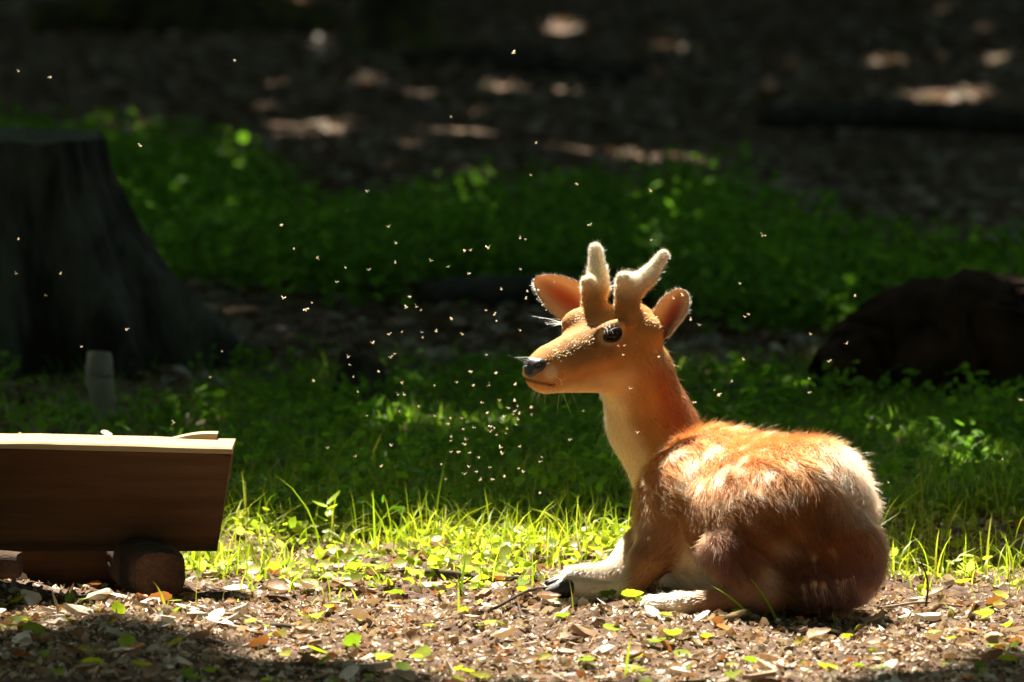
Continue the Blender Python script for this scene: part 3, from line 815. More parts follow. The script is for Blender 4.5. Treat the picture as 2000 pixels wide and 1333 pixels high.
# long stray hairs on throat, withers and shoulders
wt2 = np.zeros(len(DV)); wt2[(DGRP == NK)] = .6; wt2[(DGRP == TR) & (DV[:, 2] > .24)] = 1.0
NS = 1700
p2, n2, i2 = mesh_sample(DV, DF, NS, wt2)
fl2 = np.where((DGRP[i2] == NK)[:, None], nrm(P(1335, 940, .4) - P(1240, 735, .4)), -tdir + down * .5) + rng.normal(0, .4, (NS, 3))
hair('stray_hair', p2, n2, fl2, np.where(DGRP[i2] == NK, .028, .045) * (.5 + .9 * rng.random(NS)), .9 * rng.random(NS) + .3, coat(p2, DGRP[i2]) * 1.1, body, DB, .0002, 8, .55, .5)

# antlers in velvet
def antler(parts, lo_hi_pad=.06):
    pts = np.array([q for pr in parts for q in (pr[0], pr[1])])
    def f(p):
        d = None
        for (a, b, ra, rb) in parts:
            v = rc(p, a, b, ra, rb)
            if d is None: d = v
            else:
                k = .014; hh = np.clip(.5 + .5 * (d - v) / k, 0, 1); d = d * (1 - hh) + v * hh - k * hh * (1 - hh)
        return d - .0012 * (n3(p, 130, 90) - .5) * 2
    V, F = surface(f, pts.min(0) - lo_hi_pad, pts.max(0) + lo_hi_pad, .003)
    o_me = mesh_from('antler', V - DB, F)
    base_c = np.array([.34, .16, .05]); tip_c = np.array([.85, .68, .44])
    C = lerp(base_c, tip_c, sstep(V[:, 2], pts[:, 2].min() + .03, pts[:, 2].max() - .02)) * (.85 + .3 * n3(V, 70, 95))[:, None]  # shade painted into the bases, sun into the tips
    setcol(o_me, C)
    o = put('antler', o_me, M['coat'], deer)
    n = 7000
    p, N, i = mesh_sample(V, F, n)
    hair('velvet', p, N, np.tile(np.array([0, 0, 1.0]), (n, 1)) + rng.normal(0, .6, (n, 3)), .0055 * (.5 + rng.random(n)) * np.where(rng.random(n) < .05, 2.2, 1), 1.6 + rng.random(n), C[i] * 1.1, o, DB, .0003, 4, .3)
    return o
antler([(hp(1222, 626, .034), hp(1228, 560, .034), .024, .026), (hp(1228, 560, .034), hp(1217, 546, .044), .022, .015),
        (hp(1234, 566, .034), hp(1264, 542, .05), .022, .0165), (hp(1264, 542, .05), hp(1296, 499, .065), .0165, .0115)])
antler([(hp(1158, 618, -.034), hp(1161, 560, -.034), .025, .024), (hp(1158, 562, -.034), hp(1148, 553, -.03), .02, .014),
        (hp(1168, 560, -.036), hp(1167, 530, -.045), .021, .0165), (hp(1167, 530, -.045), hp(1163, 488, -.052), .0165, .0135)])

# ears: cupped shells
def ear(base, tip, face, width, bulge=.62, e1=2.6, e2=.55):
    Ld = tip - base; Ln = np.linalg.norm(Ld); Ld = Ld / Ln
    Nn = nrm(face - Ld * (face @ Ld)); Wd = np.cross(Ld, Nn)
    nt_, nw = 30, 22
    ts = np.linspace(0, 1, nt_); ws = np.linspace(-1, 1, nw)
    def prof(t): return width * max(1 - abs(2 * (t * .92 + .06) ** .85 - 1.0) ** e1, .0) ** e2
    V = []; Cc = []
    for s in (0, 1):
        for t in ts:
            hw = max(prof(t), .002) * (1 if t < .97 else .75)
            for w_ in ws:
                cup = (1 - w_ ** 2) * hw * bulge * (1.2 - .7 * t)
                thick = .0035 * (1 - abs(w_) ** 3 * .7) * s
                lob = .006 * math.sin(t * 5 + w_) * abs(w_) ** 2
                V.append(base + Ld * Ln * t + Wd * hw * w_ - Nn * (cup + thick) + Nn * lob)
                if s == 0:
                    k = max(0, 1 - (w_ / .62) ** 2) * math.sin(math.pi * min(max(t * 1.05, 0), 1)) ** .6
                    Cc.append(np.array([.66, .46, .28]) * (1 - k) + np.array([.36, .085, .045]) * k)
                else: Cc.append(np.array([.52, .27, .10]))
    V = np.array(V); n = nt_ * nw
    F = []
    for i in range(nt_ - 1):
        for j in range(nw - 1):
            a = i * nw + j; F.append((a, a + 1, a + nw + 1, a + nw)); F.append((n + a, n + a + nw, n + a + nw + 1, n + a + 1))
        for j in (0, nw - 1):
            a = i * nw + j; F.append((a, a + nw, n + a + nw, n + a))
    for j in range(nw - 1):
        a = (nt_ - 1) * nw + j; F.append((a, a + 1, n + a + 1, n + a))
    F = np.array(F)
    m_ = mesh_from('ear', V - DB, F); setcol(m_, Cc)
    o = put('ear', m_, M['ear'], deer)
    # fringe of pale hairs on the rim, short down on both faces
    nh = 5200
    p, N, i = mesh_sample(V, F, nh)
    wcoord = np.abs(np.tile(np.tile(ws, nt_), 2)[i]); rim = wcoord > .8
    fl = np.tile(Ld, (nh, 1)) + Wd * np.sign(np.tile(np.tile(ws, nt_), 2)[i])[:, None] * .8 + rng.normal(0, .25, (nh, 3))
    hair('ear_hair', p, N, fl, np.where(rim, .008, .0045) * (.5 + rng.random(nh)), .35 + .3 * rng.random(nh), np.array(Cc)[i] * .7 + np.where(rim, .3, .08)[:, None], o, DB, .0003, 4, .25)
    return o
ear(hp(1284, 655, .052), hp(1334, 566, .075), np.array([-.45, -.85, .05]), .031, bulge=.6)
ear(hp(1166, 622, -.060), hp(1045, 545, -.135), np.array([-.10, -.95, .15]), .042, bulge=.5, e1=2.0, e2=.75)

# eyes
m, n, l, out = newmat('eye'); b = n.new('ShaderNodeBsdfPrincipled'); b.inputs['Base Color'].default_value = (.012, .006, .004, 1); b.inputs['Roughness'].default_value = .22; b.inputs['Specular IOR Level'].default_value = .22
l.new(b.outputs[0], out.inputs[0]); M['eye'] = m
def ball(c, A, r, nu=28, nv=18):
    th = np.linspace(0, 2 * np.pi, nu, endpoint=False); ph = np.linspace(0.02, np.pi - .02, nv)
    q = np.array([(np.sin(f) * np.cos(t), np.sin(f) * np.sin(t), np.cos(f)) for f in ph for t in th])
    V = c + (q * r) @ np.asarray(A)
    F = [(i * nu + j, (i + 1) * nu + j, (i + 1) * nu + (j + 1) % nu, i * nu + (j + 1) % nu) for i in range(nv - 1) for j in range(nu)]
    return V, np.array(F)
M['lid'] = surf_mat('eyelid_skin', [(0.3, (.03, .016, .010)), (0.7, (.07, .04, .025))], 120, .6, .4, 200, .002)
for e, s in ((EYE, 1), (EYEF, -1)):
    th = np.linspace(0, 2 * np.pi, 40)
    ring = e + sdir * s * (.0045 - .004 * np.cos(th) ** 2)[:, None] + fdir * (.0205 * np.cos(th) + .004 * np.maximum(np.cos(th), 0) ** 6)[:, None] + udir * (.0120 * np.sin(th) - .003 * np.maximum(np.cos(th), 0) ** 4)[:, None]
    V, F = tube(ring, np.full(40, .0032), 8, 0, False); put('eyelid', mesh_from('eyelid', V - DB, F), M['lid'], deer)
for e, s in ((EYE, 1), (EYEF, -1)):
    V, F = ball(e - sdir * s * .0065, HA, (.0200, .0140, .0132)); put('eye', mesh_from('eye', V - DB, F), M['eye'], deer)
# nose pad with nostrils
M['nose'] = surf_mat('nose_leather', [(0.3, (.012, .010, .010)), (0.7, (.035, .03, .028))], 180, .38, .4, 260, .002, spec=.6)
npz = [(hp(1042, 716, 0), .018, .024, .019), (hp(1056, 715, .019), .018, .011, .014), (hp(1046, 709, -.012), .013, .012, .012), (hp(1039, 729, .004), .012, .013, .010)]
def nose_f(p):
    d = el(p, npz[0][0], HA, npz[0][1:])
    for c, *r in npz[1:]:
        v = el(p, c, HA, r); k = .01; hh = np.clip(.5 + .5 * (d - v) / k, 0, 1); d = d * (1 - hh) + v * hh - k * hh * (1 - hh)
    for c in (hp(1050, 716, .028), hp(1034, 714, -.016)):
        v = -el(p, c, HA, (.008, .006, .005)); d = np.maximum(d, v)
    return d
V, F = surface(nose_f, npz[0][0] - .05, npz[0][0] + .05, .0022); put('nose', mesh_from('nose', V - DB, F), M['nose'], deer)
# hooves: two toes each
M['hoof'] = surf_mat('hoof_horn', [(0.3, (.012, .010, .008)), (0.7, (.04, .03, .024))], 60, .5, .4, 120, .003, spec=.4)
def hoof(a, b, w_):
    ax = nrm(b - a); sd_ = nrm(np.cross(ax, [0, 0, 1.0]))
    def f(p):
        d = np.minimum(rc(p, a + sd_ * w_ * .5, b + sd_ * w_ * .35, w_ * .75, w_ * .30), rc(p, a - sd_ * w_ * .5, b - sd_ * w_ * .35, w_ * .75, w_ * .30))
        return d
    V, F = surface(f, np.minimum(a, b) - .05, np.maximum(a, b) + .05, .0028)
    put('hoof', mesh_from('hoof', V - DB, F), M['hoof'], deer)
hoof(P(1108, 1148, .045), P(1054, 1162, .04), .025)
hoof(P(1118, 1128, .17), P(1072, 1140, .155), .022)
hoof(P(1262, 1184, -.04), P(1222, 1190, -.025), .017)
# whiskers and lashes
def strands(name, items, parent, r0=.00035):
    R, D, Ls, T = [], [], [], []
    for (c, d, L_, nn, sp) in items:
        for _ in range(nn):
            R.append(c + rng.normal(0, .006, 3)); D.append(nrm(d + rng.normal(0, sp, 3))); Ls.append(L_ * (.6 + .7 * rng.random())); T.append((.8, .65, .45))
    R, D = np.array(R), np.array(D)
    nn = len(R); side = nrm(np.cross(D, rng.normal(0, 1, (nn, 3))))
    hair(name, R, side, D, np.array(Ls), np.full(nn, .15), np.array(T), parent, DB, r0, 6, .06, .15)
strands('whisker', [(hp(1038, 708, 0), -HA[1] * .3 + fdir + udir * .3, .035, 6, .35), (hp(1055, 760, .0), fdir * .4 - udir, .03, 14, .35), (hp(1085, 745, .04), fdir * .3 + sdir - udir * .3, .025, 8, .4), (hp(1105, 768, 0), -udir - fdir * .3, .05, 3, .2)], body)
strands('eyelash', [(hp(1112, 632, -.055), -sdir + fdir * .9 + udir * .25, .055, 12, .2), (hp(1188, 640, .056), sdir + fdir * .5 - udir * .1, .014, 14, .3)], body)

# ------------------------------------------------------------------ litter on the ground
def leaf_shape(n=9, wr=.62, curl=.25, serr=0.0):
    """curled leaf lying flat, length 1 along x"""
    V = []; 
    for i in range(n):
        t = i / (n - 1); hw = wr * .5 * math.sin(math.pi * t ** .85) ** .8 * (1 + serr * (i % 2))
        z = curl * (t - .45) ** 2
        for s in (-1, 0, 1): V.append((t - .5, s * hw, z + abs(s) * hw * curl * 1.1))
    F = []
    for i in range(n - 1):
        for j in (0, 1): a = i * 3 + j; F.append((a, a + 1, a + 4, a + 3))
    return np.array(V), np.array(F)
def chip_shape(r0):
    k = 7; th = np.sort(r0.random(k) * 2 * np.pi)
    asp = r0.uniform(.22, .6)
    o = np.stack([np.cos(th) * .5 * r0.uniform(.75, 1.1, k), np.sin(th) * .5 * asp * r0.uniform(.7, 1.1, k), np.zeros(k)], -1)
    top = o * [.92, .9, 1] + [0, 0, .06 + .05 * r0.random()]; top[:, 2] += .06 * r0.random(k) + .12 * top[:, 0] ** 2
    V = np.vstack([o, top, top.mean(0)]); 
    return V, k
LEAFCOL = [(.30, .36, .03), (.36, .44, .04), (.20, .30, .03), (.42, .40, .05), (.26, .32, .04)]
DRYCOL = [(.52, .42, .30), (.62, .52, .40), (.40, .28, .18), (.30, .19, .11), (.56, .48, .38), (.68, .60, .50), (.46, .20, .06)]
leafmeshes = []
for i in range(14):
    V, F = leaf_shape(9, random.uniform(.55, .95), random.uniform(.1, .7), .12)
    c = LEAFCOL[i % 5] if i < 9 else DRYCOL[i % 7]
    m_ = mesh_from('fallen_leaf', V, F); setcol(m_, np.tile(np.array(c), (len(V), 1)) * (.85 + .3 * rng.random((len(V), 1)))); m_.materials.append(M['litter'] if i >= 9 else M['herb'])
    leafmeshes.append(m_)
chipmeshes = []
for i in range(16):
    V, k = chip_shape(np.random.default_rng(100 + i))
    F = [(j, (j + 1) % k, k + (j + 1) % k, k + j) for j in range(k)] + [(2 * k, k + j, k + (j + 1) % k, k + (j + 1) % k) for j in range(k)]
    me = bpy.data.meshes.new('wood_chip'); me.from_pydata([tuple(v) for v in V], [], [f if len(set(f)) == 4 else f[:3] for f in F]); me.update()
    setcol(me, np.tile(np.array(DRYCOL[i % 6]), (len(V), 1)) * (.85 + .3 * rng.random((len(V), 1)))); me.materials.append(M['litter'])
    chipmeshes.append(me)
BODYBOX = [(.10, .82, -.18, .45)]
def near_free(x, y):
    if .26 < x < .74 and -.16 < y < .40: return False
    if x < -.56 and .12 < y < .36: return False
    return True
def scatter_piece(name, me, size, pxr, pyr, tilt=.5, lift=.004):
    for _ in range(20):
        gq = G(random.uniform(*pxr), random.uniform(*pyr))
        if near_free(gq[0], gq[1]): break
    o = put(name, me, None, ground)
    o.location = (gq[0], gq[1], float(gz(gq[0], gq[1])) + lift)
    o.rotation_euler = (random.gauss(0, tilt), random.gauss(0, tilt), random.random() * 6.28)
    o.scale = (size,) * 3
    return o
for i in range(290):
    py = (1140, 1345) if i % 4 else (1050, 1180)
    if i % 10 < 6: me_ = leafmeshes[random.randrange(9)]; s = random.uniform(.022, .048)
    else: me_ = leafmeshes[9 + random.randrange(5)]; s = random.uniform(.03, .06)
    scatter_piece('fallen_leaf', me_, s, (-20, 2020), py, .35, .008)
for i in range(290):
    scatter_piece('wood_chip', chipmeshes[random.randrange(16)], random.uniform(.02, .055) if i % 12 else random.uniform(.06, .10), (-20, 2020), (1120, 1345) if i % 5 else (1060, 1150), .22, .004)

for (px, sz, az, lab) in ((208, .026, .4, 'curled dry leaf lying on the sunlit top of the beam'), (40, .012, 2.0, 'crumb of bark lying on the sunlit top of the beam')):
    q_ = P(px, 866, .26); o = put('dry_leaf', leafmeshes[12].copy()); o.location = (q_[0], .26, P(0, 872, .17)[2] + .016)
    o.rotation_euler = (.5, .2, az); o.scale = (sz,) * 3; tag(o, lab, 'leaf')
def batch_pieces(shapes, X, Y, size, tilt, colors, zoff=.0, squash=None):
    """many small pieces joined into one mesh"""
    Vs, Fs, Cs, o = [], [], [], 0
    n = len(X); which = rng.integers(0, len(shapes), n); Z = gz(X, Y) + zoff
    for k, (V, F) in enumerate(shapes):
        m_ = np.where(which == k)[0]; q = len(m_)
        if q == 0: continue
        az = rng.random(q) * 6.283; tx = rng.normal(0, tilt, q); ty = rng.normal(0, tilt, q)
        p = V[None] * size[m_][:, None, None]
        c, s = np.cos(tx)[:, None], np.sin(tx)[:, None]; p = np.stack([p[..., 0], p[..., 1] * c - p[..., 2] * s, p[..., 1] * s + p[..., 2] * c], -1)
        c, s = np.cos(ty)[:, None], np.sin(ty)[:, None]; p = np.stack([p[..., 0] * c + p[..., 2] * s, p[..., 1], -p[..., 0] * s + p[..., 2] * c], -1)
        c, s = np.cos(az)[:, None], np.sin(az)[:, None]; p = np.stack([p[..., 0] * c - p[..., 1] * s, p[..., 0] * s + p[..., 1] * c, p[..., 2]], -1)
        p += np.stack([X[m_], Y[m_], Z[m_]], -1)[:, None, :]
        Vs.append(p.reshape(-1, 3)); Fs.append((F[None] + (np.arange(q) * len(V))[:, None, None]).reshape(-1, F.shape[1]) + o)
        Cs.append(np.repeat(colors[m_], len(V), 0)); o += q * len(V)
    return np.concatenate(Vs), np.concatenate(Fs), np.concatenate(Cs)
def pick(cols, n, var=.25):
    c = np.array(cols)[rng.integers(0, len(cols), n)]
    return c * (1 - var / 2 + var * rng.random((n, 1)))
smallleaf = [leaf_shape(4, .6, .3), leaf_shape(4, .85, .6), leaf_shape(4, .4, .2), leaf_shape(4, .25, .1)]
# fine crumbs and scraps of the sunlit strip
n = 34000
X = rng.uniform(-1.25, 1.25, n); Y = rng.uniform(-1.15, 1.3, n)
k = (rng.random(n) < np.where(Y < .15, 1, .55)) ; X, Y = X[k], Y[k]; n = len(X)
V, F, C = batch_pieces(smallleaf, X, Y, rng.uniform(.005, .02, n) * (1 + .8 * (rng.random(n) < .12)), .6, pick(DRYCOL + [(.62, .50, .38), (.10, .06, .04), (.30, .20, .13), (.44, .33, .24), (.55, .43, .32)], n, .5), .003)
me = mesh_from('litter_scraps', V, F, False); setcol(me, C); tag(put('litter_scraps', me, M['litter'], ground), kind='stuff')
# grey dead leaves of the shaded floor behind
n = 42000
u = rng.random(n); Y = 1.5 + 46 * u ** 2.0; X = rng.uniform(-1, 1, n) * (1.35 + (Y) * .105)
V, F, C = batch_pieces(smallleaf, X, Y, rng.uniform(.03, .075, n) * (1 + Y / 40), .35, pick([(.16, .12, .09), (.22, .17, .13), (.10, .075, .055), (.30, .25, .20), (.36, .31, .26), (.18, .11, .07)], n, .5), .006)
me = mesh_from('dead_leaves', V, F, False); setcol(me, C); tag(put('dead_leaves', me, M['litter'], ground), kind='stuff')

# ------------------------------------------------------------------ grass and undergrowth
def blades(X, Y, H, W, colors, bend, K=5):
    n = len(X); Z = gz(X, Y) - .003
    az = rng.random(n) * 6.283; d = np.stack([np.cos(az), np.sin(az), np.zeros(n)], -1)
    side = np.stack([-np.sin(az + rng.normal(0, .8, n)), np.cos(az + rng.normal(0, .8, n)), np.zeros(n)], -1)
    t = np.linspace(0, 1, K)
    ctr = np.stack([X, Y, Z], -1)[:, None, :] + d[:, None, :] * (H * bend)[:, None, None] * (t ** 1.8)[None, :, None] + np.array([0, 0, 1.0]) * H[:, None, None] * (t - bend[:, None] * .45 * t ** 2.5)[:, :, None]
    wv = side[:, None, :] * (W[:, None] * (1 - t ** 2.2 * .96)[None] * .5)[:, :, None]
    V = np.stack([ctr - wv, ctr + wv], 2).reshape(-1, 3)
    base = (np.arange(n) * K * 2)[:, None, None]
    f = np.array([(2 * i, 2 * i + 1, 2 * i + 3, 2 * i + 2) for i in range(K - 1)])[None]
    return V, (base + f).reshape(-1, 4), np.repeat(colors, K * 2, 0)
def in_deer(X, Y):
    return ((X > .22) & (X < .76) & (Y > -.17) & (Y < .55)) | ((X < -.56) & (Y > .08) & (Y < .36))
# sunlit belt
n = 24000
X = rng.uniform(-1.3, 1.3, n); Y = rng.uniform(-.2, 2.0, n)
dens = np.interp(Y, [-.2, .12, .45, .8, 2.0], [.008, .03, .25, .95, 1.0]) * np.clip(2.2 * vnoise(X, Y, 5, 33) - .45, .05, 1.2) * np.interp(X, [.3, .7, 1.3], [1, .8, .75])
k = (rng.random(n) < dens) & ~in_deer(X, Y); X, Y = X[k], Y[k]; n = len(X)
H = (.018 + .10 * rng.random(n) ** 2.0) * np.interp(Y, [-.2, .4, .9], [.7, .9, 1.3]); tall = rng.random(n) < .02; H[tall] *= 1.5
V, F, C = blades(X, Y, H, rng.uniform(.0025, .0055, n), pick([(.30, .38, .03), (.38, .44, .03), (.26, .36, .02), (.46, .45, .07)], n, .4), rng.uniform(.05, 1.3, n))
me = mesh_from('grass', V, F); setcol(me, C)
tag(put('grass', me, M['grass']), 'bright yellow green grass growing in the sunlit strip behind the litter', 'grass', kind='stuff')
n = 700; Xp = rng.uniform(-1.3, 1.3, n); Yp = rng.uniform(.25, 1.4, n); k = (rng.random(n) < np.interp(Yp, [.2, .7], [.15, .8]) * 1.6 * vnoise(Xp, Yp, 4, 47)) & ~in_deer(Xp, Yp); Xp, Yp = Xp[k], Yp[k]
SUNNY = (Xp, Yp)
# shaded turf
n = 52000
X = rng.uniform(-1.75, 1.75, n); Y = 1.3 + 3.6 * rng.random(n) ** 1.2
k = rng.random(n) < (.3 + .9 * vnoise(X, Y, 2.5, 35)) * np.interp(Y, [1.3, 3.6, 4.6], [1, .9, .15]) * np.where((X < -.75) & (Y > 2.6), .25, 1); X, Y = X[k], Y[k]; n = len(X)
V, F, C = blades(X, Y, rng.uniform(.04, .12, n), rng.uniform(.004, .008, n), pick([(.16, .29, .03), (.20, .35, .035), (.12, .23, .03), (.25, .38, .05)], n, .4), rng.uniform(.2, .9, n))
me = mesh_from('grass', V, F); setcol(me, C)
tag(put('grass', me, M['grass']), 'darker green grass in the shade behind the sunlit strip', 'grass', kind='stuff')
# leafy ground cover: sprigs of small leaves, near turf and far green patch
def cover(Xp, Yp, hgt, per, lsize, cols, spread=.05):
    n = len(Xp); X = np.repeat(Xp, per) + rng.normal(0, spread, n * per); Y = np.repeat(Yp, per) + rng.normal(0, spread, n * per)
    Z = np.repeat(hgt, per) * rng.random(n * per) ** .6
    V, F, C = batch_pieces([leaf_shape(4, .7, .3), leaf_shape(4, .5, .5), leaf_shape(4, .9, .2)], X, Y, lsize * (.6 + .8 * rng.random(n * per)), .55, pick(cols, n * per, .5), Z)
    return V, F, C
n = 1500; Xp = rng.uniform(-1.8, 1.8, n); Yp = rng.uniform(1.25, 4.4, n); k = rng.random(n) < (.25 + vnoise(Xp, Yp, 2, 44)) * np.where((Xp < -.75) & (Yp > 2.6), .3, 1); Xp, Yp = Xp[k], Yp[k]
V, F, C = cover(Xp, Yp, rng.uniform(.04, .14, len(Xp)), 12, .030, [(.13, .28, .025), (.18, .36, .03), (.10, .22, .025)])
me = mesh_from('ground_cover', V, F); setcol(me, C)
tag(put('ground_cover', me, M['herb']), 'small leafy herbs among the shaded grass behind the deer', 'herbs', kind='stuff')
n = 9000; Yp = 6.0 + 13 * rng.random(n); Xp = rng.uniform(-1, 1, n) * (1.4 + Yp * .1)
pyv = 666.5 + FPX * np.tan(np.arctan2(1.6, Yp + 12) - PITCH); pxv = 1000 + Xp / (Yp + 12) * FPX
top = np.interp(pxv, [200, 320, 500, 640, 900, 1100, 1400, 1700, 2000], [330, 330, 400, 430, 400, 380, 420, 520, 540]); bot = np.interp(pxv, [200, 600, 800, 1000, 1350, 1600, 2000], [560, 610, 610, 600, 640, 700, 640])
edge = (vnoise(Xp, Yp, 1.2, 46) - .5) * 90
k = (pyv > top + edge) & (pyv < bot + edge * .5) & (rng.random(n) < .25 + vnoise(Xp, Yp, 1.5, 45)); Xp, Yp = Xp[k], Yp[k]
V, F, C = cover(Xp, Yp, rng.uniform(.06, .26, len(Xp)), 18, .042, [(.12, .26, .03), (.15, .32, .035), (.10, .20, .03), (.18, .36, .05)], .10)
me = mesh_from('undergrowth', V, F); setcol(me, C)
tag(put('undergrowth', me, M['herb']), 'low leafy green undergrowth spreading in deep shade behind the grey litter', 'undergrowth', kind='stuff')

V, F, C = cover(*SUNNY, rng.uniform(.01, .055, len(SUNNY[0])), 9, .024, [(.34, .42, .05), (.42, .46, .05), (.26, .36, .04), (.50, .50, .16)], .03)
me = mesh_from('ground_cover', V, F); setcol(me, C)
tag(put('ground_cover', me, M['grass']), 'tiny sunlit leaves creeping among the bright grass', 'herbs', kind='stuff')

# sprigs that stand out one by one
def sprig(name, gp, leaves, label, cat, colr, stem_h, group=None, dark=False):
    root = empty(name, (gp[0], gp[1], float(gz(gp[0], gp[1])) - .004)); tag(root, label, cat, group)
    if stem_h:
        V, F = tube(curve_path([(0, 0, 0), (.004, 0, stem_h * .5), (0, .002, stem_h)], 6), np.linspace(.0016, .0008, 6), 6)
        me = mesh_from('stem', V, F); setcol(me, np.tile(np.array(colr) * .8, (len(V), 1))); put('stem', me, M['grass'], root)
    for (h, az, L_, up, wr) in leaves:
        V, F = leaf_shape(9, wr, .35); V = V + [.5, 0, 0]; V = V * L_
        R_ = Matrix.Rotation(az, 3, 'Z') @ Matrix.Rotation(-up, 3, 'Y')
        V = V @ np.array(R_).T + [0, 0, h]
        me = mesh_from('leaf', V, F); setcol(me, np.tile(np.array(colr), (len(V), 1)) * (.85 + .3 * rng.random((len(V), 1)))); put('leaf', me, M['grass'], root)
lf = lambda *a: list(a)
sprig('seedling', G(640, 1052), lf((.085, .5, .045, .7, .5), (.08, 2.8, .04, .3, .5), (.06, 1.4, .035, .4, .5), (.05, 3.6, .035, .5, .5), (.075, -.8, .035, .4, .5)), 'sunlit yellow green seedling with broad leaves in the grass beside the beam', 'seedling', (.36, .46, .04), .085)
sprig('seedling', G(725, 850), lf((.06, .3, .06, .8, .55), (.055, 2.6, .05, .25, .5), (.05, 1.6, .05, .6, .5), (.03, -.6, .05, .3, .55), (.035, 3.4, .05, .3, .5), (.06, 1.0, .05, 1.0, .5)), 'bright leafy seedling at the shaded turf edge below the small broken stump', 'seedling', (.20, .42, .03), .06)
sprig('seedling', G(1920, 800), lf((.06, .4, .03, .5, .8), (.04, 2.4, .03, .4, .8), (.02, 1.2, .03, .3, .8), (.05, -1, .03, .4, .8)), 'pale green seedling growing in front of the dark rotten log', 'seedling', (.16, .32, .08), .065)

def tuft(px, py, bl, label, colr=(.34, .44, .04)):
    g_ = G(px, py); root = empty('grass_tuft', (g_[0], g_[1], float(gz(g_[0], g_[1])) - .003)); tag(root, label, 'grass tuft')
    for (dx, dz, w_, bend) in bl:
        K = 7; t = np.linspace(0, 1, K)
        c = np.stack([dx * t + bend * t ** 2, .004 * t, dz * (t - .12 * t ** 3)], -1)
        wv = np.stack([np.full(K, .5), np.full(K, .5), np.zeros(K)], -1) * (w_ * (1 - t ** 2.5 * .95))[:, None]
        V = np.stack([c - wv, c + wv], 1).reshape(-1, 3); F = [(2 * i, 2 * i + 1, 2 * i + 3, 2 * i + 2) for i in range(K - 1)]
        me = mesh_from('blade', V, np.array(F)); setcol(me, np.tile(np.array(colr), (len(V), 1))); put('blade', me, M['grass'], root)
tuft(1480, 1204, [(-.075, .085, .007, -.015), (-.04, .045, .004, -.02), (.01, .03, .003, .02)], 'broad grass blades leaning before the deer\'s hind leg')
tuft(1520, 1204, [(-.045, .10, .006, -.01), (-.01, .03, .003, .0)], 'single tall grass blade rising beside the leaning blades at the haunch')
tuft(1630, 1206, [(.01, .035, .004, .02), (.0, .04, .003, -.005), (-.02, .02, .003, -.01)], 'short forked grass tuft against the deer\'s rump')
tuft(900, 1150, [(.008, .10, .006, .005), (-.004, .05, .003, -.004)], 'upright dark green grass blade standing by the fallen stick', (.10, .17, .03))
tuft(1222, 1312, [(.006, .085, .006, .004), (.02, .03, .003, .01)], 'lone upright yellow green blade on the bare soil before the deer')
tuft(515, 1118, [(.0, .075, .004, .004), (-.01, .05, .003, -.006)], 'thin dark blade standing beside the beam end', (.14, .22, .03))
tuft(1040, 1165, [(.0, .085, .0045, .0), (.04, .012, .0035, .03)], 'slim upright blade just before the deer\'s front hooves')
tuft(1300, 1170, [(.012, .035, .003, .01), (-.004, .03, .003, -.01)], 'small grass tuft between the deer\'s fore and hind feet')
tuft(1210, 1092, [(-.004, .10, .005, -.004), (-.02, .06, .003, -.01)], 'tall bright grass blade standing against the deer\'s chest')
tuft(1850, 1090, [(-.03, .075, .005, -.02), (-.015, .05, .003, -.008), (.02, .04, .004, .01)], 'curved sunlit grass blades beside the deer\'s rump')
tuft(1985, 1095, [(-.02, .06, .004, -.05), (.01, .05, .004, .03)], 'arching sunlit blades on the litter edge right beyond the rump')

def twig(pts, r, mat, label):
    log('twig', pts, [r, r * .9, r * .6], M[mat], label, 'twig', random.randrange(99), 8, .15, 10)
def gp2(px, py, lift): g_ = G(px, py); return np.array([g_[0], g_[1], float(gz(g_[0], g_[1])) + lift])
twig([gp2(832, 1124, .012), gp2(900, 1128, .012), gp2(960, 1132, .008), gp2(1050, 1136, .008)], .009, 'twig', 'thick dark stick lying on the litter pointing to the front hooves')
twig([gp2(960, 1196, .008), gp2(1040, 1180, .016), gp2(1110, 1172, .022)], .0035, 'twig', 'thin forked twig lying just before the front hooves')
twig([gp2(1010, 1184, .012), gp2(1018, 1208, .006)], .0025, 'twig', 'tiny side twig pressed into the soil under the forked twig')
twig([gp2(640, 1104, .008), gp2(720, 1108, .01), gp2(800, 1106, .006)], .003, 'twig', 'slender dry twig lying in the thin grass beyond the litter')
twig([gp2(530, 1226, .008), gp2(580, 1236, .008), gp2(625, 1246, .004)], .005, 'twig', 'short dark twig lying on the bare litter before the beam')
twig([gp2(1720, 1178, .006), gp2(1800, 1170, .008), gp2(1880, 1172, .006)], .0035, 'paletwig', 'pale twig lying on the litter beside the rump')
g_ = gp2(1808, 1172, 0); twig([g_, g_ + [.004, 0, .05], g_ + [-.012, 0, .10]], .0022, 'twig', 'thin bare stem standing upright in the litter beside the rump')
g_ = gp2(116, 1206, 0); twig([g_, g_ + [-.008, 0, .025], g_ + [-.014, 0, .047]], .0028, 'paletwig', 'pale straw stub sticking up before the shaded bearer log')
twig([gp2(410, 1214, .006), gp2(470, 1218, .01), gp2(520, 1226, .006)], .004, 'paletwig', 'pale dry stem lying on the litter before the beam')

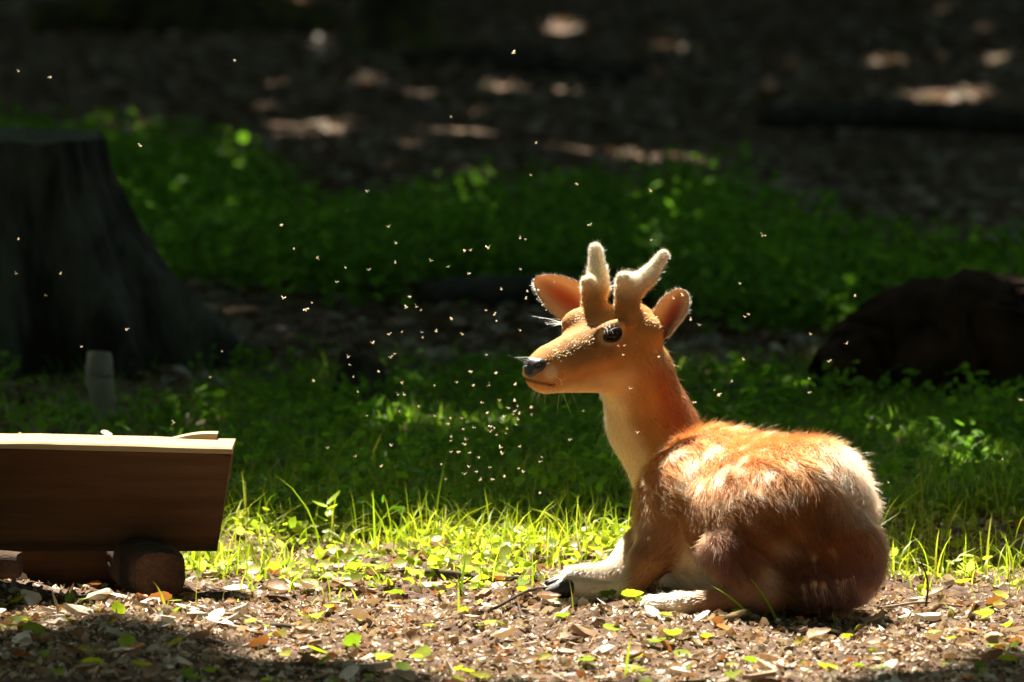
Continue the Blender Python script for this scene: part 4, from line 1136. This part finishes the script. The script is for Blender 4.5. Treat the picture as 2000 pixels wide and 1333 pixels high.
# ------------------------------------------------------------------ midges dancing in the sunbeam
MID = [(1003,104),(459,119),(36,140),(99,152),(881,229),(273,285),(1047,280),(1037,343),(1128,361),(717,375),(1271,374),(1153,440),(549,441),(759,444),(773,476),(1271,470),(1489,461),(1016,466),(1026,469),(36,468),(574,487),(954,485),(908,491),(919,490),(619,504),(841,510),(772,514),(876,522),(675,524),(720,528),(1017,527),(31,535),(118,536),(914,535),(657,552),(1445,555),(553,583),(979,566),(1030,570),(1027,584),(88,577),(801,581),(1670,579),(597,606),(609,592),(794,601),(813,600),(822,607),(948,607),(966,615),(970,628),(1061,596),(1463,615),(1455,620),(882,624),(1349,625),(1366,636),(1016,646),(1583,654),(1654,672),
 (785,649),(823,650),(825,660),(760,654),(852,648),(903,654),(728,671),(770,692),(763,699),(680,698),(682,713),(740,727),(690,737),(785,749),(951,694),(921,727),(968,730),(892,748),(849,754),(924,754),(956,753),(1006,752),(699,766),(777,772),(789,772),(780,804),(818,795),(848,813),(717,813),(940,787),(975,783),(1005,784),(1011,794),(993,798),(1006,804),(1014,809),(1003,810),(951,808),(984,815),(1012,820),(1037,797),(1038,811),(880,818),(876,829),(903,818),(904,839),(924,836),(959,834),(966,837),(958,844),(971,850),(990,838),(987,847),(1007,830),(881,854),(881,862),(909,859),(908,869),(764,871),(640,876),(977,875),(981,887),(1016,873),(881,884),(894,884),(919,885),(935,895),(1057,893),(695,892),(613,745),
 (158,678),(434,687),(410,738),(340,826),(247,645),(192,849),(296,857),(1395,763),(1404,773),(1430,746),(1452,703),(1354,787),(1580,740),(1580,768),(1619,707),(1245,846),(1140,803),(1112,860),(1735,943),(1958,898),(1993,782),(744,912),(862,908),(916,913),(956,914),(1012,916),(1022,923),(932,922),(985,932),(907,927),(870,937),(939,937),(960,937),(1054,964),(1054,903),(1207,676),(1219,676),(1216,694),(1286,698),(1230,760),(1160,663),(1315,583),(1333,578),(1082,552),(1052,568)]
m, n_, l, out = newmat('midge'); d = n_.new('ShaderNodeBsdfDiffuse'); d.inputs[0].default_value = (.85, .72, .52, 1)
tr_ = n_.new('ShaderNodeBsdfTranslucent'); tr_.inputs[0].default_value = (.9, .78, .58, 1); mx = n_.new('ShaderNodeMixShader'); mx.inputs[0].default_value = .5
l.new(d.outputs[0], mx.inputs[1]); l.new(tr_.outputs[0], mx.inputs[2]); l.new(mx.outputs[0], out.inputs[0]); M['midge'] = m
def midge_mesh(seed):
    r0 = np.random.default_rng(seed)
    V1, F1 = ball(np.zeros(3), np.eye(3), (.0022, .0009, .0009), 8, 6)
    parts = [(V1, F1)]
    for s in (-1, 1):
        o = np.array([(0, 0, 0), (-.0010, s * .0012, .0010), (-.0026, s * .0034, .0014 + .0008 * r0.random()), (-.0002, s * .0026, .0016)])
        parts.append((o + [0.0004, 0, .0006], np.array([(0, 1, 2, 3)])))
    V, F = joinVF(parts)
    return mesh_from('midge', V, F)
mm = [midge_mesh(i) for i in range(4)]
for q in mm: q.materials.append(M['midge'])
for i, (px, py) in enumerate(MID):
    z = P(px, py, .1)[2]
    y0 = max(-.35, -.45 + z * .57); y = y0 + random.random() * .45
    if 1020 < px < 1360 and 540 < py < 790: y = random.uniform(0.02, .12)
    elif 1240 < px < 1740 and py > 830: y = -.3
    if z > .9: y = y0 + .25 + random.random() * .3
    o = put('midge', mm[i % 4]); o.location = P(px, py, y)
    o.rotation_euler = (random.gauss(0, .5), random.gauss(0, .5), random.random() * 6.28)
    s = random.choice([.75, .9, 1.0, 1.15]); s = 1.5 if (px, py) in ((1003, 104), (1489, 461), (954, 485), (597, 606), (1404, 773)) else s
    s *= 1.3; o.scale = (s,) * 3
    if 1020 < px < 1360 and 540 < py < 790: where = 'before the head of the deer'
    elif px > 1040 and py < 480: where = 'in the air above the antlers'
    elif px > 1340: where = 'above the back of the deer'
    elif px < 450 and py > 250: where = 'between the big stump and the beam'
    elif py < 300: where = 'high up before the far dark litter'
    elif py > 775: where = 'low over the grass under the chin of the deer'
    elif py > 590: where = 'before the grey litter beyond the nose of the deer'
    else: where = 'before the green undergrowth behind the deer'
    tag(o, 'tiny pale midge hovering ' + where, 'midge', 'midges ' + where)
